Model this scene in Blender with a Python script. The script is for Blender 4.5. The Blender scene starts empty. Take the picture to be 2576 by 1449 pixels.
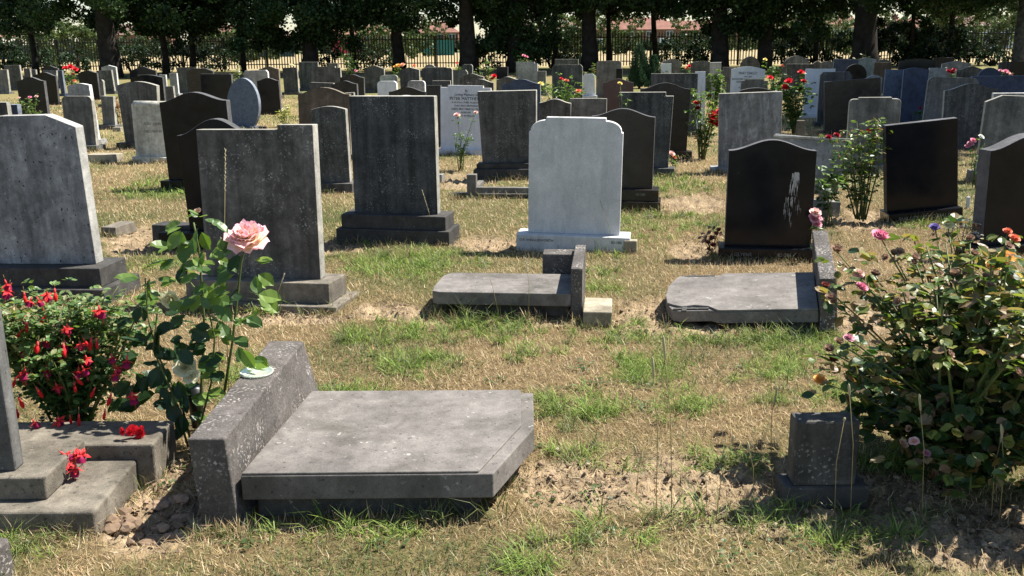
import bpy, bmesh, math, random
import numpy as np
from mathutils import Vector, Matrix
R=random.Random(7); NP=np.random.default_rng(11)
S=bpy.context.scene; C=S.collection
# ---------------- camera ----------------
FPX=2400.0; PITCH=math.radians(14.39); ROLL=math.radians(.58); CH=1.5
Fv=Vector((0,math.cos(PITCH),-math.sin(PITCH))); U0=Vector((0,math.sin(PITCH),math.cos(PITCH))); R0=Vector((1,0,0))
Rv=R0*math.cos(ROLL)-U0*math.sin(ROLL); Uv=U0*math.cos(ROLL)+R0*math.sin(ROLL)
cam=bpy.data.cameras.new('camera'); co=bpy.data.objects.new('camera',cam); C.objects.link(co)
co.matrix_world=Matrix(((Rv.x,Uv.x,-Fv.x,0),(Rv.y,Uv.y,-Fv.y,0),(Rv.z,Uv.z,-Fv.z,CH),(0,0,0,1)))
cam.sensor_width=36; cam.lens=36*FPX/2576; cam.clip_start=.05; cam.clip_end=3000
S.camera=co
# ---------------- light ----------------
SUN=Vector((.61,.24,1.0)).normalized()
el=math.asin(SUN.z); az=math.atan2(SUN.x,SUN.y)
W=bpy.data.worlds.new('World'); S.world=W; W.use_nodes=True
nt=W.node_tree; bg=nt.nodes['Background']; sk=nt.nodes.new('ShaderNodeTexSky'); sk.sky_type='NISHITA'
sk.sun_disc=False; sk.sun_elevation=el; sk.sun_rotation=az; sk.air_density=1.0; sk.dust_density=.4
nt.links.new(sk.outputs[0],bg.inputs[0]); bg.inputs[1].default_value=.072
sl=bpy.data.lights.new('sun','SUN'); sl.energy=5.0; sl.angle=math.radians(.55); sl.color=(1,.95,.86)
so=bpy.data.objects.new('sun',sl); C.objects.link(so); so.rotation_euler=(-SUN).to_track_quat('-Z','Y').to_euler()
S.view_settings.view_transform='Standard'; S.view_settings.look='None'; S.view_settings.gamma=1; S.view_settings.use_curve_mapping=False
S.view_settings.exposure=1.15
# ---------------- where a point of the photograph lies in the place ----------------
def ray(px,py): return Rv*((px-1288)/FPX)+Uv*((724.5-py)/FPX)+Fv
def G(px,py,z=0.0):
    d=ray(px,py); t=(z-CH)/d.z; return Vector((d.x*t,d.y*t,z))
def zat(X,Y,py):
    k=(724.5-py)/FPX; a=Uv-Fv*k; return CH-(X*a.x+Y*a.y)/a.z
def at(px,py,Y):
    d=ray(px,py); t=Y/d.y; return Vector((d.x*t,Y,CH+d.z*t))
def dep(P): return (Vector(P)-Vector((0,0,CH))).dot(Fv)
def proj(X,Y,Z=0):
    X=np.asarray(X,float);Y=np.asarray(Y,float);Z=np.asarray(Z,float)-CH
    d=X*Fv.x+Y*Fv.y+Z*Fv.z; d=np.where(d<.05,.05,d)
    return 1288+FPX*(X*Rv.x+Y*Rv.y+Z*Rv.z)/d, 724.5-FPX*(X*Uv.x+Y*Uv.y+Z*Uv.z)/d
# ---------------- noise ----------------
_T=np.random.default_rng(3).random((512,512))
def vn(x,y):
    x=np.asarray(x,float);y=np.asarray(y,float)
    xi=np.floor(x).astype(int);yi=np.floor(y).astype(int);fx=x-xi;fy=y-yi
    fx=fx*fx*(3-2*fx);fy=fy*fy*(3-2*fy)
    a=_T[xi&511,yi&511];b=_T[(xi+1)&511,yi&511];c=_T[xi&511,(yi+1)&511];d=_T[(xi+1)&511,(yi+1)&511]
    return (a*(1-fx)+b*fx)*(1-fy)+(c*(1-fx)+d*fx)*fy
def fbm(x,y,o=4):
    s=0;a=.5;t=0
    for i in range(o): s=s+a*vn(x*2**i+17.3*i,y*2**i+9.1*i);t+=a;a*=.5
    return s/t
# ---------------- mesh helpers ----------------
def link(name,me,parent=None,mats=()):
    for m in mats: me.materials.append(m)
    o=bpy.data.objects.new(name,me); C.objects.link(o)
    if parent is not None: o.parent=parent
    return o
def big(name,V,groups,mats,parent=None,col=None,smooth=False,midx=None):
    V=np.asarray(V,np.float32).reshape(-1,3); me=bpy.data.meshes.new(name)
    me.vertices.add(len(V)); me.vertices.foreach_set('co',V.ravel())
    groups=[np.asarray(g,np.int32) for g in groups if len(g)]
    L=np.concatenate([g.ravel() for g in groups]); n=sum(len(g) for g in groups)
    st=[];o=0
    for g in groups: st.append(o+np.arange(len(g))*g.shape[1]); o+=g.size
    me.loops.add(len(L)); me.loops.foreach_set('vertex_index',L)
    me.polygons.add(n); me.polygons.foreach_set('loop_start',np.concatenate(st).astype(np.int32))
    if midx is not None: me.polygons.foreach_set('material_index',np.asarray(midx,np.int32))
    me.polygons.foreach_set('use_smooth',np.full(n,smooth))
    me.update(calc_edges=True)
    if col is not None:
        a=me.color_attributes.new('col','FLOAT_COLOR','POINT'); c=np.ones((len(V),4),np.float32); c[:,:3]=col; a.data.foreach_set('color',c.ravel())
    return link(name,me,parent,mats)
class MB:
    def __init__(s): s.v=[];s.f=[];s.m=[];s.c=[];s.sm=[]
    def add(s,vs,fs,mi=0,col=(1,1,1),sm=False):
        o=len(s.v); s.v+= [tuple(v) for v in vs]
        if isinstance(col,list): s.c+=col
        else: s.c+=[tuple(col)]*len(vs)
        s.f+=[tuple(i+o for i in f) for f in fs]; s.m+=[mi]*len(fs); s.sm+=[sm]*len(fs)
    def box(s,a,b,mi=0,M=None):
        v=[Vector((x,y,z)) for z in(a[2],b[2]) for y in(a[1],b[1]) for x in(a[0],b[0])]
        if M is not None: v=[M@p for p in v]
        s.add(v,[(0,2,3,1),(4,5,7,6),(0,1,5,4),(2,6,7,3),(0,4,6,2),(1,3,7,5)],mi)
    def tube(s,P,Rd,n=6,mi=0,col=(1,1,1),cap=True):
        P=[Vector(p) for p in P]; vs=[];fs=[]
        for i,p in enumerate(P):
            t=(P[min(i+1,len(P)-1)]-P[max(i-1,0)]).normalized(); a=Vector((1,0,0)) if abs(t.x)<.8 else Vector((0,1,0))
            u=t.cross(a).normalized(); w=t.cross(u)
            r=Rd[i] if isinstance(Rd,(list,tuple)) else Rd
            for k in range(n):
                an=2*math.pi*k/n; vs.append(p+(u*math.cos(an)+w*math.sin(an))*r)
        for i in range(len(P)-1):
            for k in range(n):
                a=i*n+k;b=i*n+(k+1)%n; fs.append((a,b,b+n,a+n))
        if cap: fs.append(tuple(range(n))[::-1]); fs.append(tuple((len(P)-1)*n+k for k in range(n)))
        s.add(vs,fs,mi,col,True)
    def build(s,name,mats,parent=None,bevel=0,color=False,seg=2):
        me=bpy.data.meshes.new(name); me.from_pydata(s.v,[],s.f); me.polygons.foreach_set('material_index',s.m); me.polygons.foreach_set('use_smooth',s.sm)
        if color:
            a=me.color_attributes.new('col','FLOAT_COLOR','POINT'); c=np.ones((len(s.v),4),np.float32); c[:,:3]=np.array(s.c); a.data.foreach_set('color',c.ravel())
        if not isinstance(mats,(list,tuple)): mats=[mats]
        o=link(name,me,parent,mats)
        if bevel:
            b=o.modifiers.new('bevel','BEVEL'); b.width=bevel; b.segments=seg; b.limit_method='ANGLE'; b.angle_limit=math.radians(35)
        return o
def empty(name,loc,label,cat,group=None,rot=(0,0,0)):
    o=bpy.data.objects.new(name,None); o.empty_display_size=.05; C.objects.link(o); o.location=loc; o.rotation_euler=rot
    o['label']=label;o['category']=cat
    if group:o['group']=group
    return o
def tag(o,label=None,cat=None,group=None,kind=None):
    if label:o['label']=label
    if cat:o['category']=cat
    if group:o['group']=group
    if kind:o['kind']=kind
    return o
# ---------------- materials ----------------
def newmat(name):
    m=bpy.data.materials.new(name); m.use_nodes=True; return m,m.node_tree,m.node_tree.nodes['Principled BSDF']
def nd(t,k,**kw):
    n=t.nodes.new(k)
    for a,b in kw.items():
        if a.startswith('i_'): n.inputs[int(a[2:])].default_value=b
        else: setattr(n,a,b)
    return n
def ramp(t,src,stops):
    n=t.nodes.new('ShaderNodeValToRGB'); e=n.color_ramp.elements
    while len(e)<len(stops): e.new(.5)
    for x,(p,c) in zip(e,stops): x.position=p; x.color=(*c,1) if len(c)==3 else c
    t.links.new(src,n.inputs[0]); return n
def mix(t,fac,a,b,mode='MIX'):
    n=t.nodes.new('ShaderNodeMix'); n.data_type='RGBA'; n.blend_type=mode
    for i,x in((0,fac),(6,a),(7,b)):
        if hasattr(x,'is_output'): t.links.new(x,n.inputs[i])
        elif i==0: n.inputs[0].default_value=x
        else: n.inputs[i].default_value=(*x,1)
    return n.outputs[2]
def g(v): return (v,v,v)
def stone(name,c1,c2,rough=.85,streak=.35,lich=None,la=.62,lsc=55,pit=.0,spec=.3,blot=None,vein=None,bump=.35,sc=1.0,mot=.42):
    m,t,b=newmat(name); L=t.links.new
    tc=nd(t,'ShaderNodeTexCoord'); oi=nd(t,'ShaderNodeObjectInfo')
    ad=nd(t,'ShaderNodeVectorMath',operation='MULTIPLY_ADD'); ad.inputs[1].default_value=(1,1,1)
    rr=nd(t,'ShaderNodeVectorMath',operation='SCALE'); rr.inputs[0].default_value=(37,23,11); L(oi.outputs['Random'],rr.inputs[3])
    L(tc.outputs['Object'],ad.inputs[0]); L(rr.outputs[0],ad.inputs[2]); V=ad.outputs[0]
    def noise(scale,det=6,rg=.6,vec=V,dis=0):
        n=nd(t,'ShaderNodeTexNoise'); n.inputs['Scale'].default_value=scale*sc;n.inputs['Detail'].default_value=det;n.inputs['Roughness'].default_value=rg;n.inputs['Distortion'].default_value=dis;L(vec,n.inputs[0]);return n.outputs[0]
    c=ramp(t,noise(5,9,.68),[(.3,c1),(.7,c2)]).outputs[0]
    if streak:
        mp=nd(t,'ShaderNodeMapping'); mp.inputs['Scale'].default_value=(16,16,1.1); L(V,mp.inputs[0])
        s=ramp(t,noise(1,5,.6,mp.outputs[0]),[(.35,g(1-streak)),(.62,g(1.0)),(.8,g(1+streak*.5))]).outputs[0]
        c=mix(t,1,c,s,'MULTIPLY')
    if blot:
        c=mix(t,ramp(t,noise(2.2,7,.65,dis=.6),[(.5,g(0)),(.66,g(1))]).outputs[0],c,blot)
    if vein:
        mp2=nd(t,'ShaderNodeMapping'); mp2.inputs['Rotation'].default_value=(0,.65,0); mp2.inputs['Scale'].default_value=(9,3,2.2); L(V,mp2.inputs[0])
        c=mix(t,ramp(t,noise(1,8,.72,mp2.outputs[0],.35),[(.50,g(0)),(.60,g(.40)),(.66,g(.08)),(.78,g(.4))]).outputs[0],c,vein)
    if lich:
        l1=ramp(t,noise(lsc,3,.5),[(la,g(0)),(la+.05,g(1))]).outputs[0]; l2=ramp(t,noise(4.5,5,.6),[(.47,g(.12)),(.60,g(1))]).outputs[0]
        c=mix(t,mix(t,1,l1,l2,'MULTIPLY'),c,lich)
    if pit:
        p1=ramp(t,noise(48,2,.4),[(.67,g(0)),(.70,g(pit))]).outputs[0]; c=mix(t,p1,c,g(.012))
    if rough>=.5:
        c=mix(t,1,c,ramp(t,noise(2.6,5,.62,dis=.4),[(.28,g(1-mot)),(.5,g(1)),(.72,g(1+mot*.75))]).outputs[0],'MULTIPLY')
        c=mix(t,1,c,ramp(t,noise(17,6,.7,dis=.3),[(.30,g(1-mot*.7)),(.52,g(1)),(.70,g(1+mot*.6))]).outputs[0],'MULTIPLY')
    fine=ramp(t,noise(220,3,.6),[(.3,g(.8)),(.7,g(1.2))]).outputs[0]; c=mix(t,1,c,fine,'MULTIPLY')
    L(c,b.inputs['Base Color']); b.inputs['Roughness'].default_value=rough; b.inputs['Specular IOR Level'].default_value=spec
    if bump:
        bp=nd(t,'ShaderNodeBump'); bp.inputs['Strength'].default_value=bump; bp.inputs['Distance'].default_value=.006; L(noise(90,6,.7),bp.inputs['Height']); L(bp.outputs[0],b.inputs['Normal'])
    if rough<.5:
        L(ramp(t,noise(7,6,.6),[(.3,g(rough*.6)),(.75,g(min(1,rough*2.2)))]).outputs[0],b.inputs['Roughness'])
    return m
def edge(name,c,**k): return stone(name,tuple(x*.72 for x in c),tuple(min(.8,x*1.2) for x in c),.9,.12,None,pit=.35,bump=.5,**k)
ED={'dk':edge('sunlit_tint_grey_edge',(.36,.345,.30)),'wh':edge('white_edge',(.72,.71,.67)),'mg':edge('pale_marble_edge',(.40,.39,.36)),'bk':edge('rough_granite_edge',(.10,.10,.105)),'br':edge('brown_edge',(.26,.22,.165)),'bl':edge('blue_grey_edge',(.22,.25,.30))}  # side and top faces tinted lighter to paint in sunlight; black granite's are unpolished
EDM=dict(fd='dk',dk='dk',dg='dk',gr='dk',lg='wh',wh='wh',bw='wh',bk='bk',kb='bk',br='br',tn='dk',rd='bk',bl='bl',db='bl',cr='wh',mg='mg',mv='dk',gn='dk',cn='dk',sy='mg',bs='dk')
MT={'fd':stone('worn_grey_stone',(.095,.088,.080),(.18,.168,.152),.8,.5,(.30,.30,.275),.60,85,mot=.55),
 'dk':stone('dark_weathered_stone',(.065,.062,.056),(.135,.128,.116),.8,.5,(.25,.25,.23),.60,80),
 'dg':stone('charcoal_streaked_stone',(.045,.047,.048),(.105,.108,.106),.8,.6,(.22,.23,.22),.60,90),
 'gr':stone('grey_stone',(.12,.12,.112),(.19,.185,.175),.85,.4,(.34,.34,.32),.68,50,pit=.5),
 'lg':stone('light_grey_stone',(.24,.235,.225),(.36,.355,.34),.85,.25,None,pit=.6),
 'wh':stone('white_marble',(.52,.53,.53),(.66,.66,.65),.6,.07,(.28,.28,.25),.70,40,mot=.1,vein=(.38,.40,.40),bump=.1),
 'bw':stone('clean_white_marble',(.54,.56,.60),(.64,.66,.70),.6,.06,None,mot=.07,vein=(.42,.44,.47),bump=.1),
 'bk':stone('black_polished_granite',(.006,.007,.009),(.014,.014,.016),.14,0,None,spec=.22,bump=.02),
 'kb':stone('dark_brown_granite',(.020,.017,.014),(.038,.033,.027),.2,0,None,spec=.25,bump=.05,sc=1.5),
 'br':stone('brown_stone',(.085,.064,.046),(.14,.108,.078),.7,.3,(.18,.15,.12),.7,60),
 'tn':stone('tan_grey_stone',(.14,.13,.112),(.22,.205,.18),.85,.35,(.3,.29,.25),.68,50),
 'rd':stone('red_brown_granite',(.05,.024,.018),(.09,.045,.034),.3,0,None,spec=.5,bump=.05),
 'bl':stone('blue_grey_granite',(.065,.085,.13),(.115,.14,.195),.6,0,None,bump=.2,sc=6),
 'db':stone('dark_blue_granite',(.03,.042,.075),(.055,.07,.115),.55,.2,None,bump=.15,sc=3),
 'cr':stone('cream_stone',(.40,.38,.32),(.56,.54,.47),.85,.3,(.2,.17,.1),.66,12),
 'mg':stone('mottled_grey_marble',(.17,.175,.185),(.32,.325,.335),.75,.35,(.42,.43,.43),.62,26,pit=.9,vein=(.44,.45,.46),bump=.3,mot=.5),
 'mv':stone('streaky_grey_marble',(.13,.13,.13),(.21,.21,.205),.75,.3,None,pit=.5,vein=(.42,.43,.44),bump=.2),
 'gn':stone('greenish_grey_stone',(.20,.23,.21),(.32,.36,.33),.6,.15,None),
 'sl':stone('weathered_stone_slab',(.122,.110,.100),(.225,.207,.190),.85,.06,(.36,.35,.32),.66,38,pit=.45,blot=(.10,.092,.08),mot=.34),
 'ag':stone('pitted_aggregate_concrete',(.060,.053,.048),(.13,.117,.107),.92,.0,(.42,.39,.36),.565,88,pit=.4,bump=.8,mot=.35),
 'cn':stone('plain_concrete',(.125,.108,.085),(.225,.20,.16),.92,.15,(.33,.30,.25),.68,70,pit=.5,bump=.6,mot=.5),
 'sy':stone('pale_sandy_concrete',(.27,.235,.17),(.40,.355,.265),.9,.1,None,bump=.5),
 'bs':stone('dark_plinth_stone',(.038,.036,.034),(.08,.076,.07),.85,.2,(.2,.2,.19),.66,60,bump=.5),
}
def plain(name,c,rough=.7,spec=.3,var=.25,sc=20,trans=0):
    m,t,b=newmat(name); L=t.links.new
    n=nd(t,'ShaderNodeTexNoise'); n.inputs['Scale'].default_value=sc; n.inputs['Detail'].default_value=4
    tc=nd(t,'ShaderNodeTexCoord'); L(tc.outputs['Object'],n.inputs[0])
    r=ramp(t,n.outputs[0],[(.3,tuple(x*(1-var) for x in c)),(.7,tuple(min(1,x*(1+var)) for x in c))])
    L(r.outputs[0],b.inputs['Base Color']); b.inputs['Roughness'].default_value=rough; b.inputs['Specular IOR Level'].default_value=spec
    return m
def vcol(name,rough=.55,spec=.35,trans=.35,mult=(1,1,1)):
    m,t,b=newmat(name); L=t.links.new
    a=nd(t,'ShaderNodeAttribute',attribute_name='col'); c=mix(t,1,a.outputs['Color'],mult,'MULTIPLY')
    L(c,b.inputs['Base Color']); b.inputs['Roughness'].default_value=rough; b.inputs['Specular IOR Level'].default_value=spec
    if trans:
        tr=nd(t,'ShaderNodeBsdfTranslucent'); c2=mix(t,1,c,(1.25,1.35,.55),'MULTIPLY') if trans>.3 else c
        L(c2,tr.inputs[0]); ms=nd(t,'ShaderNodeMixShader'); ms.inputs[0].default_value=trans
        L(b.outputs[0],ms.inputs[1]); L(tr.outputs[0],ms.inputs[2]); L(ms.outputs[0],t.nodes['Material Output'].inputs[0])
    return m
M_leaf=vcol('leaf',.42,.5,.38); M_grass=vcol('grass_blade',.6,.25,.28); M_petal=vcol('petal',.6,.2,.28); M_far=vcol('tree_leaf',.5,.3,.30)
M_stem=plain('plant_stem',(.10,.13,.04),.6); M_wood=plain('woody_stem',(.10,.07,.045),.8)
M_bark=plain('bark',(.032,.028,.024),.95,.1,.5,3); M_barkl=plain('lichened_bark',(.10,.095,.085),.95,.1,.6,5)
M_ltr=plain('black_lettering',(.02,.02,.022),.6,.3,.1); M_ltg=plain('faded_lettering',(.16,.15,.14),.8,.2,.2); M_ltw=plain('pale_lettering',(.22,.21,.18),.6,.3,.1)
# ---------------- headstones ----------------
FOOT=[]   # footprints where no grass grows: x,y,half width,half depth,yaw
YAW=math.radians(-10)
def arcpts(x0,z0,x1,z1,sag,n=10):
    return [(x0+(x1-x0)*i/n, z0+(z1-z0)*i/n+sag*math.sin(math.pi*i/n)) for i in range(n+1)]
def ogee(w,h,r,n=20,pk=0):
    return [(-w/2+w*i/n, h-r+r*(.5-.5*math.cos(2*math.pi*i/n))) for i in range(n+1)]
def outline(shape,w,h,tp=0):
    """outline of the tablet's face, anticlockwise from the bottom left; tp narrows the foot"""
    b=[(-w/2+tp,0)]; e=[(w/2-tp,0)]
    if shape=='flat': t=[(-w/2,h),(w/2,h)]
    elif shape=='ogee': t=ogee(w,h,.075*w/.6)
    elif shape=='ogeb': t=ogee(w,h,.12*w/.6)
    elif shape=='wave': t=[(-w/2+w*i/20, h-.03-.035*math.cos(i/20*math.pi*1.6+.3)) for i in range(21)]
    elif shape=='arch': t=arcpts(-w/2,h-.09*w,w/2,h-.09*w,.09*w,14)
    elif shape=='half': t=[(-w/2*math.cos(math.pi*i/16),h-w/2+w/2*math.sin(math.pi*i/16)) for i in range(17)]
    elif shape=='shar': t=[(-w/2,h-.08)]+arcpts(-w/2+.1*w,h-.08,w/2-.1*w,h-.08,.08,12)+[(w/2,h-.08)]
    elif shape=='step': t=[(-w/2,h-.05),(-w*.33,h-.05),(-w*.33,h),(w*.33,h),(w*.33,h-.05),(w/2,h-.05)]
    elif shape=='wstp': t=[(-w/2,h-.03),(-w*.35,h-.03),(-w*.35,h),(w*.35,h),(w*.35,h-.03),(w/2,h-.03)]
    elif shape=='stpr': t=[(-w/2,h),(w*.36,h),(w*.36,h-.045),(w/2,h-.045)]
    elif shape=='ntch': t=[(-w/2,h-.028),(w*.2,h-.028),(w*.2,h),(w/2,h)]
    elif shape=='clip': t=[(-w/2,h-.06),(-w/2+.05,h),(w/2-.05,h),(w/2,h-.06)]
    elif shape=='wclp': t=[(-w/2,h-.075),(-w*.23,h),(w*.23,h),(w/2,h-.075)]
    elif shape=='gabl': t=[(-w/2,h-.07),(0,h),(w/2,h-.07)]
    elif shape=='rnd': 
        r=.07; t=[(-w/2+r-r*math.cos(a),h-r+r*math.sin(a)) for a in [math.pi/2*i/6 for i in range(7)]]+[(w/2-r+r*math.sin(a),h-r+r*math.cos(a)) for a in [math.pi/2*i/6 for i in range(7)]]
    elif shape=='rnds':
        r=.05;k=.018; t=[(-w/2+r-r*math.cos(a),h-k-r+r*math.sin(a)) for a in [math.pi/2*i/5 for i in range(6)]]+[(-w*.32,h-k),(-w*.32,h),(w*.32,h),(w*.32,h-k)]+[(w/2-r+r*math.sin(a),h-k-r+r*math.cos(a)) for a in [math.pi/2*i/5 for i in range(6)]]
    elif shape=='scal':
        q=[]; r=.115
        for i in range(9):
            a=math.pi/2*i/8; q.append((-w/2+.012+r-r*math.cos(a), h-.022-.075+ (.075)*math.sin(a)))
        l=[(-w/2,h-.105),(-w/2+.012,h-.105)]+q+[(-w/2+.012+r,h)]
        t=l+[(-x,z) for x,z in l[::-1]]
    elif shape=='oval':
        return [(w/2*math.sin(a)*-1, h/2-h/2*math.cos(a)) for a in [2*math.pi*i/40 for i in range(1,40)]][::-1] if 0 else [(w/2*math.sin(a), max(0,h*.44-h*.56*math.cos(a))) for a in [2*math.pi*(i+.5)/40 for i in range(2,38)]]
    else: raise ValueError(shape)
    ring=b+t+e      # clockwise in x-z as listed
    return ring[::-1]
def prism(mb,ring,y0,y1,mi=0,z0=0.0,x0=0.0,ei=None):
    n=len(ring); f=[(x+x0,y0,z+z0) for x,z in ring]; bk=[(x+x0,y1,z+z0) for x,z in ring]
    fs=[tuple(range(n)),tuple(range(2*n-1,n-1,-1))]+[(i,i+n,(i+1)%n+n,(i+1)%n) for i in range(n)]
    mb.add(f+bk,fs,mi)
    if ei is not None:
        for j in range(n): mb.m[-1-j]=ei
def text(body,size,loc,parent,mat,name='inscription',align='CENTER',sx=1,shear=0,rot=(math.pi/2,0,0)):
    cu=bpy.data.curves.new(name,'FONT'); cu.body=body; cu.size=size; cu.align_x=align; cu.extrude=.0008; cu.shear=shear; cu.resolution_u=3
    cu.materials.append(mat); t_=bpy.data.objects.new('t_',cu); me=bpy.data.meshes.new_from_object(t_); bpy.data.objects.remove(t_); bpy.data.curves.remove(cu); me.name=name; o=bpy.data.objects.new(name,me); C.objects.link(o); o.parent=parent; o.location=loc; o.rotation_euler=rot; o.scale=(sx,1,1); return o
NAMES={'gravestone':0}
def headstone(xl,xr,yt,mode,val,shape,mat,label,thick=.08,plinths=((.05,.09,.26),),pm=None,yaw=None,roll=0,pitch=0,tp=0,name='gravestone',text_fn=None,cat='headstone'):
    cx=(xl+xr)/2; yaw=YAW+math.radians(R.uniform(-2.5,2.5)) if yaw is None else math.radians(yaw)
    P=G(cx,val) if mode=='b' else G(cx,yt,val)
    P=Vector((P.x,P.y,0)); D=dep((P.x,P.y,.5)); pz=sum(p[1] for p in plinths)
    w=(xr-xl)*D/FPX/math.cos(yaw)
    # front face of the tablet sits behind the front of the lowest plinth
    dmax=max([p[2] for p in plinths]+[thick]); yf=(dmax-thick)/2 if mode=='b' else 0
    H=zat(P.x-yf*0,P.y+yf,yt) if mode=='b' else val
    roll+=R.gauss(0,.5 if P.y<9 else .9); pitch+=R.gauss(0,.8)
    root=empty(name,(P.x,P.y,-.015),label,cat,'headstones standing in the rows',(math.radians(pitch),math.radians(-roll),yaw))
    near=P.y<12
    z=.0; e=0
    for i,(ex,ph,pd) in enumerate(plinths):
        m=MB(); ww=w+2*ex
        y0=yf+thick/2-pd/2
        m.box((-ww/2,y0,z-(.04 if i==0 else 0)),(ww/2,y0+pd,z+ph)); m.build('plinth',MT[pm or mat] if i==0 or pm else MT[mat],root,.006 if near else 0); z+=ph
        if i==0: FOOT.append((P.x,P.y+yf+thick/2,ww/2,pd/2,yaw))
    if not plinths: FOOT.append((P.x,P.y,w/2,thick,yaw))
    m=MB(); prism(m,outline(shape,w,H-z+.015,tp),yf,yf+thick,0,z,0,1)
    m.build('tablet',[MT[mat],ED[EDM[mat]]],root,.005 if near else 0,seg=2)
    if text_fn: text_fn(root,w,H,yf,z)
    return root,w,H,yf,z
def t_peter(o,w,H,yf,z):
    y=yf-.002; f=lambda s,sz,zz,**k: text(s,sz,(0.01,y,zz),o,M_ltr,**k)
    f('In',.055,H-.075,shear=.1); f('Loving Memory of',.05,H-.125,sx=.9,shear=.1); f('PETER MATTHEWS',.062,H-.185,sx=.9)
    f('A MUCH LOVED HUSBAND',.034,H-.228,shear=.25); f('DAD AND GRANDAD',.034,H-.272,shear=.25); f('DIED 3RD MARCH 2024',.040,H-.32); f('AGED 85.',.036,H-.365); f('REST IN PEACE.',.034,H-.41,shear=.25)
def t_mary(o,w,H,yf,z):
    y=yf-.003
    for s,sz,zz in(('MARY OAKLEY',.085,.16),('1930 - 2005',.05,.225),('BELOVED WIFE, MOTHER AND GRANDMA',.05,.28),('DEARLY MISSED AND ALWAYS',.05,.34),('IN OUR HEARTS',.05,.4),('UNTIL WE MEET AGAIN',.05,.46)):
        text(s,sz,(0,y,H-zz),o,M_ltr,sx=.72)
def t_alan(o,w,H,yf,z):
    text('ALSO  JOHN',.05,(.03,yf-.002,H-.26),o,M_ltg,sx=.9); text('DIED MAY 47',.05,(.03,yf-.002,H-.36),o,M_ltg,sx=.9)
def t_scott(o,w,H,yf,z): text('SCOTT',.12,(0,yf-.003,H-.32),o,M_ltw)
P1=((.045,.09,.26),)
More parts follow.
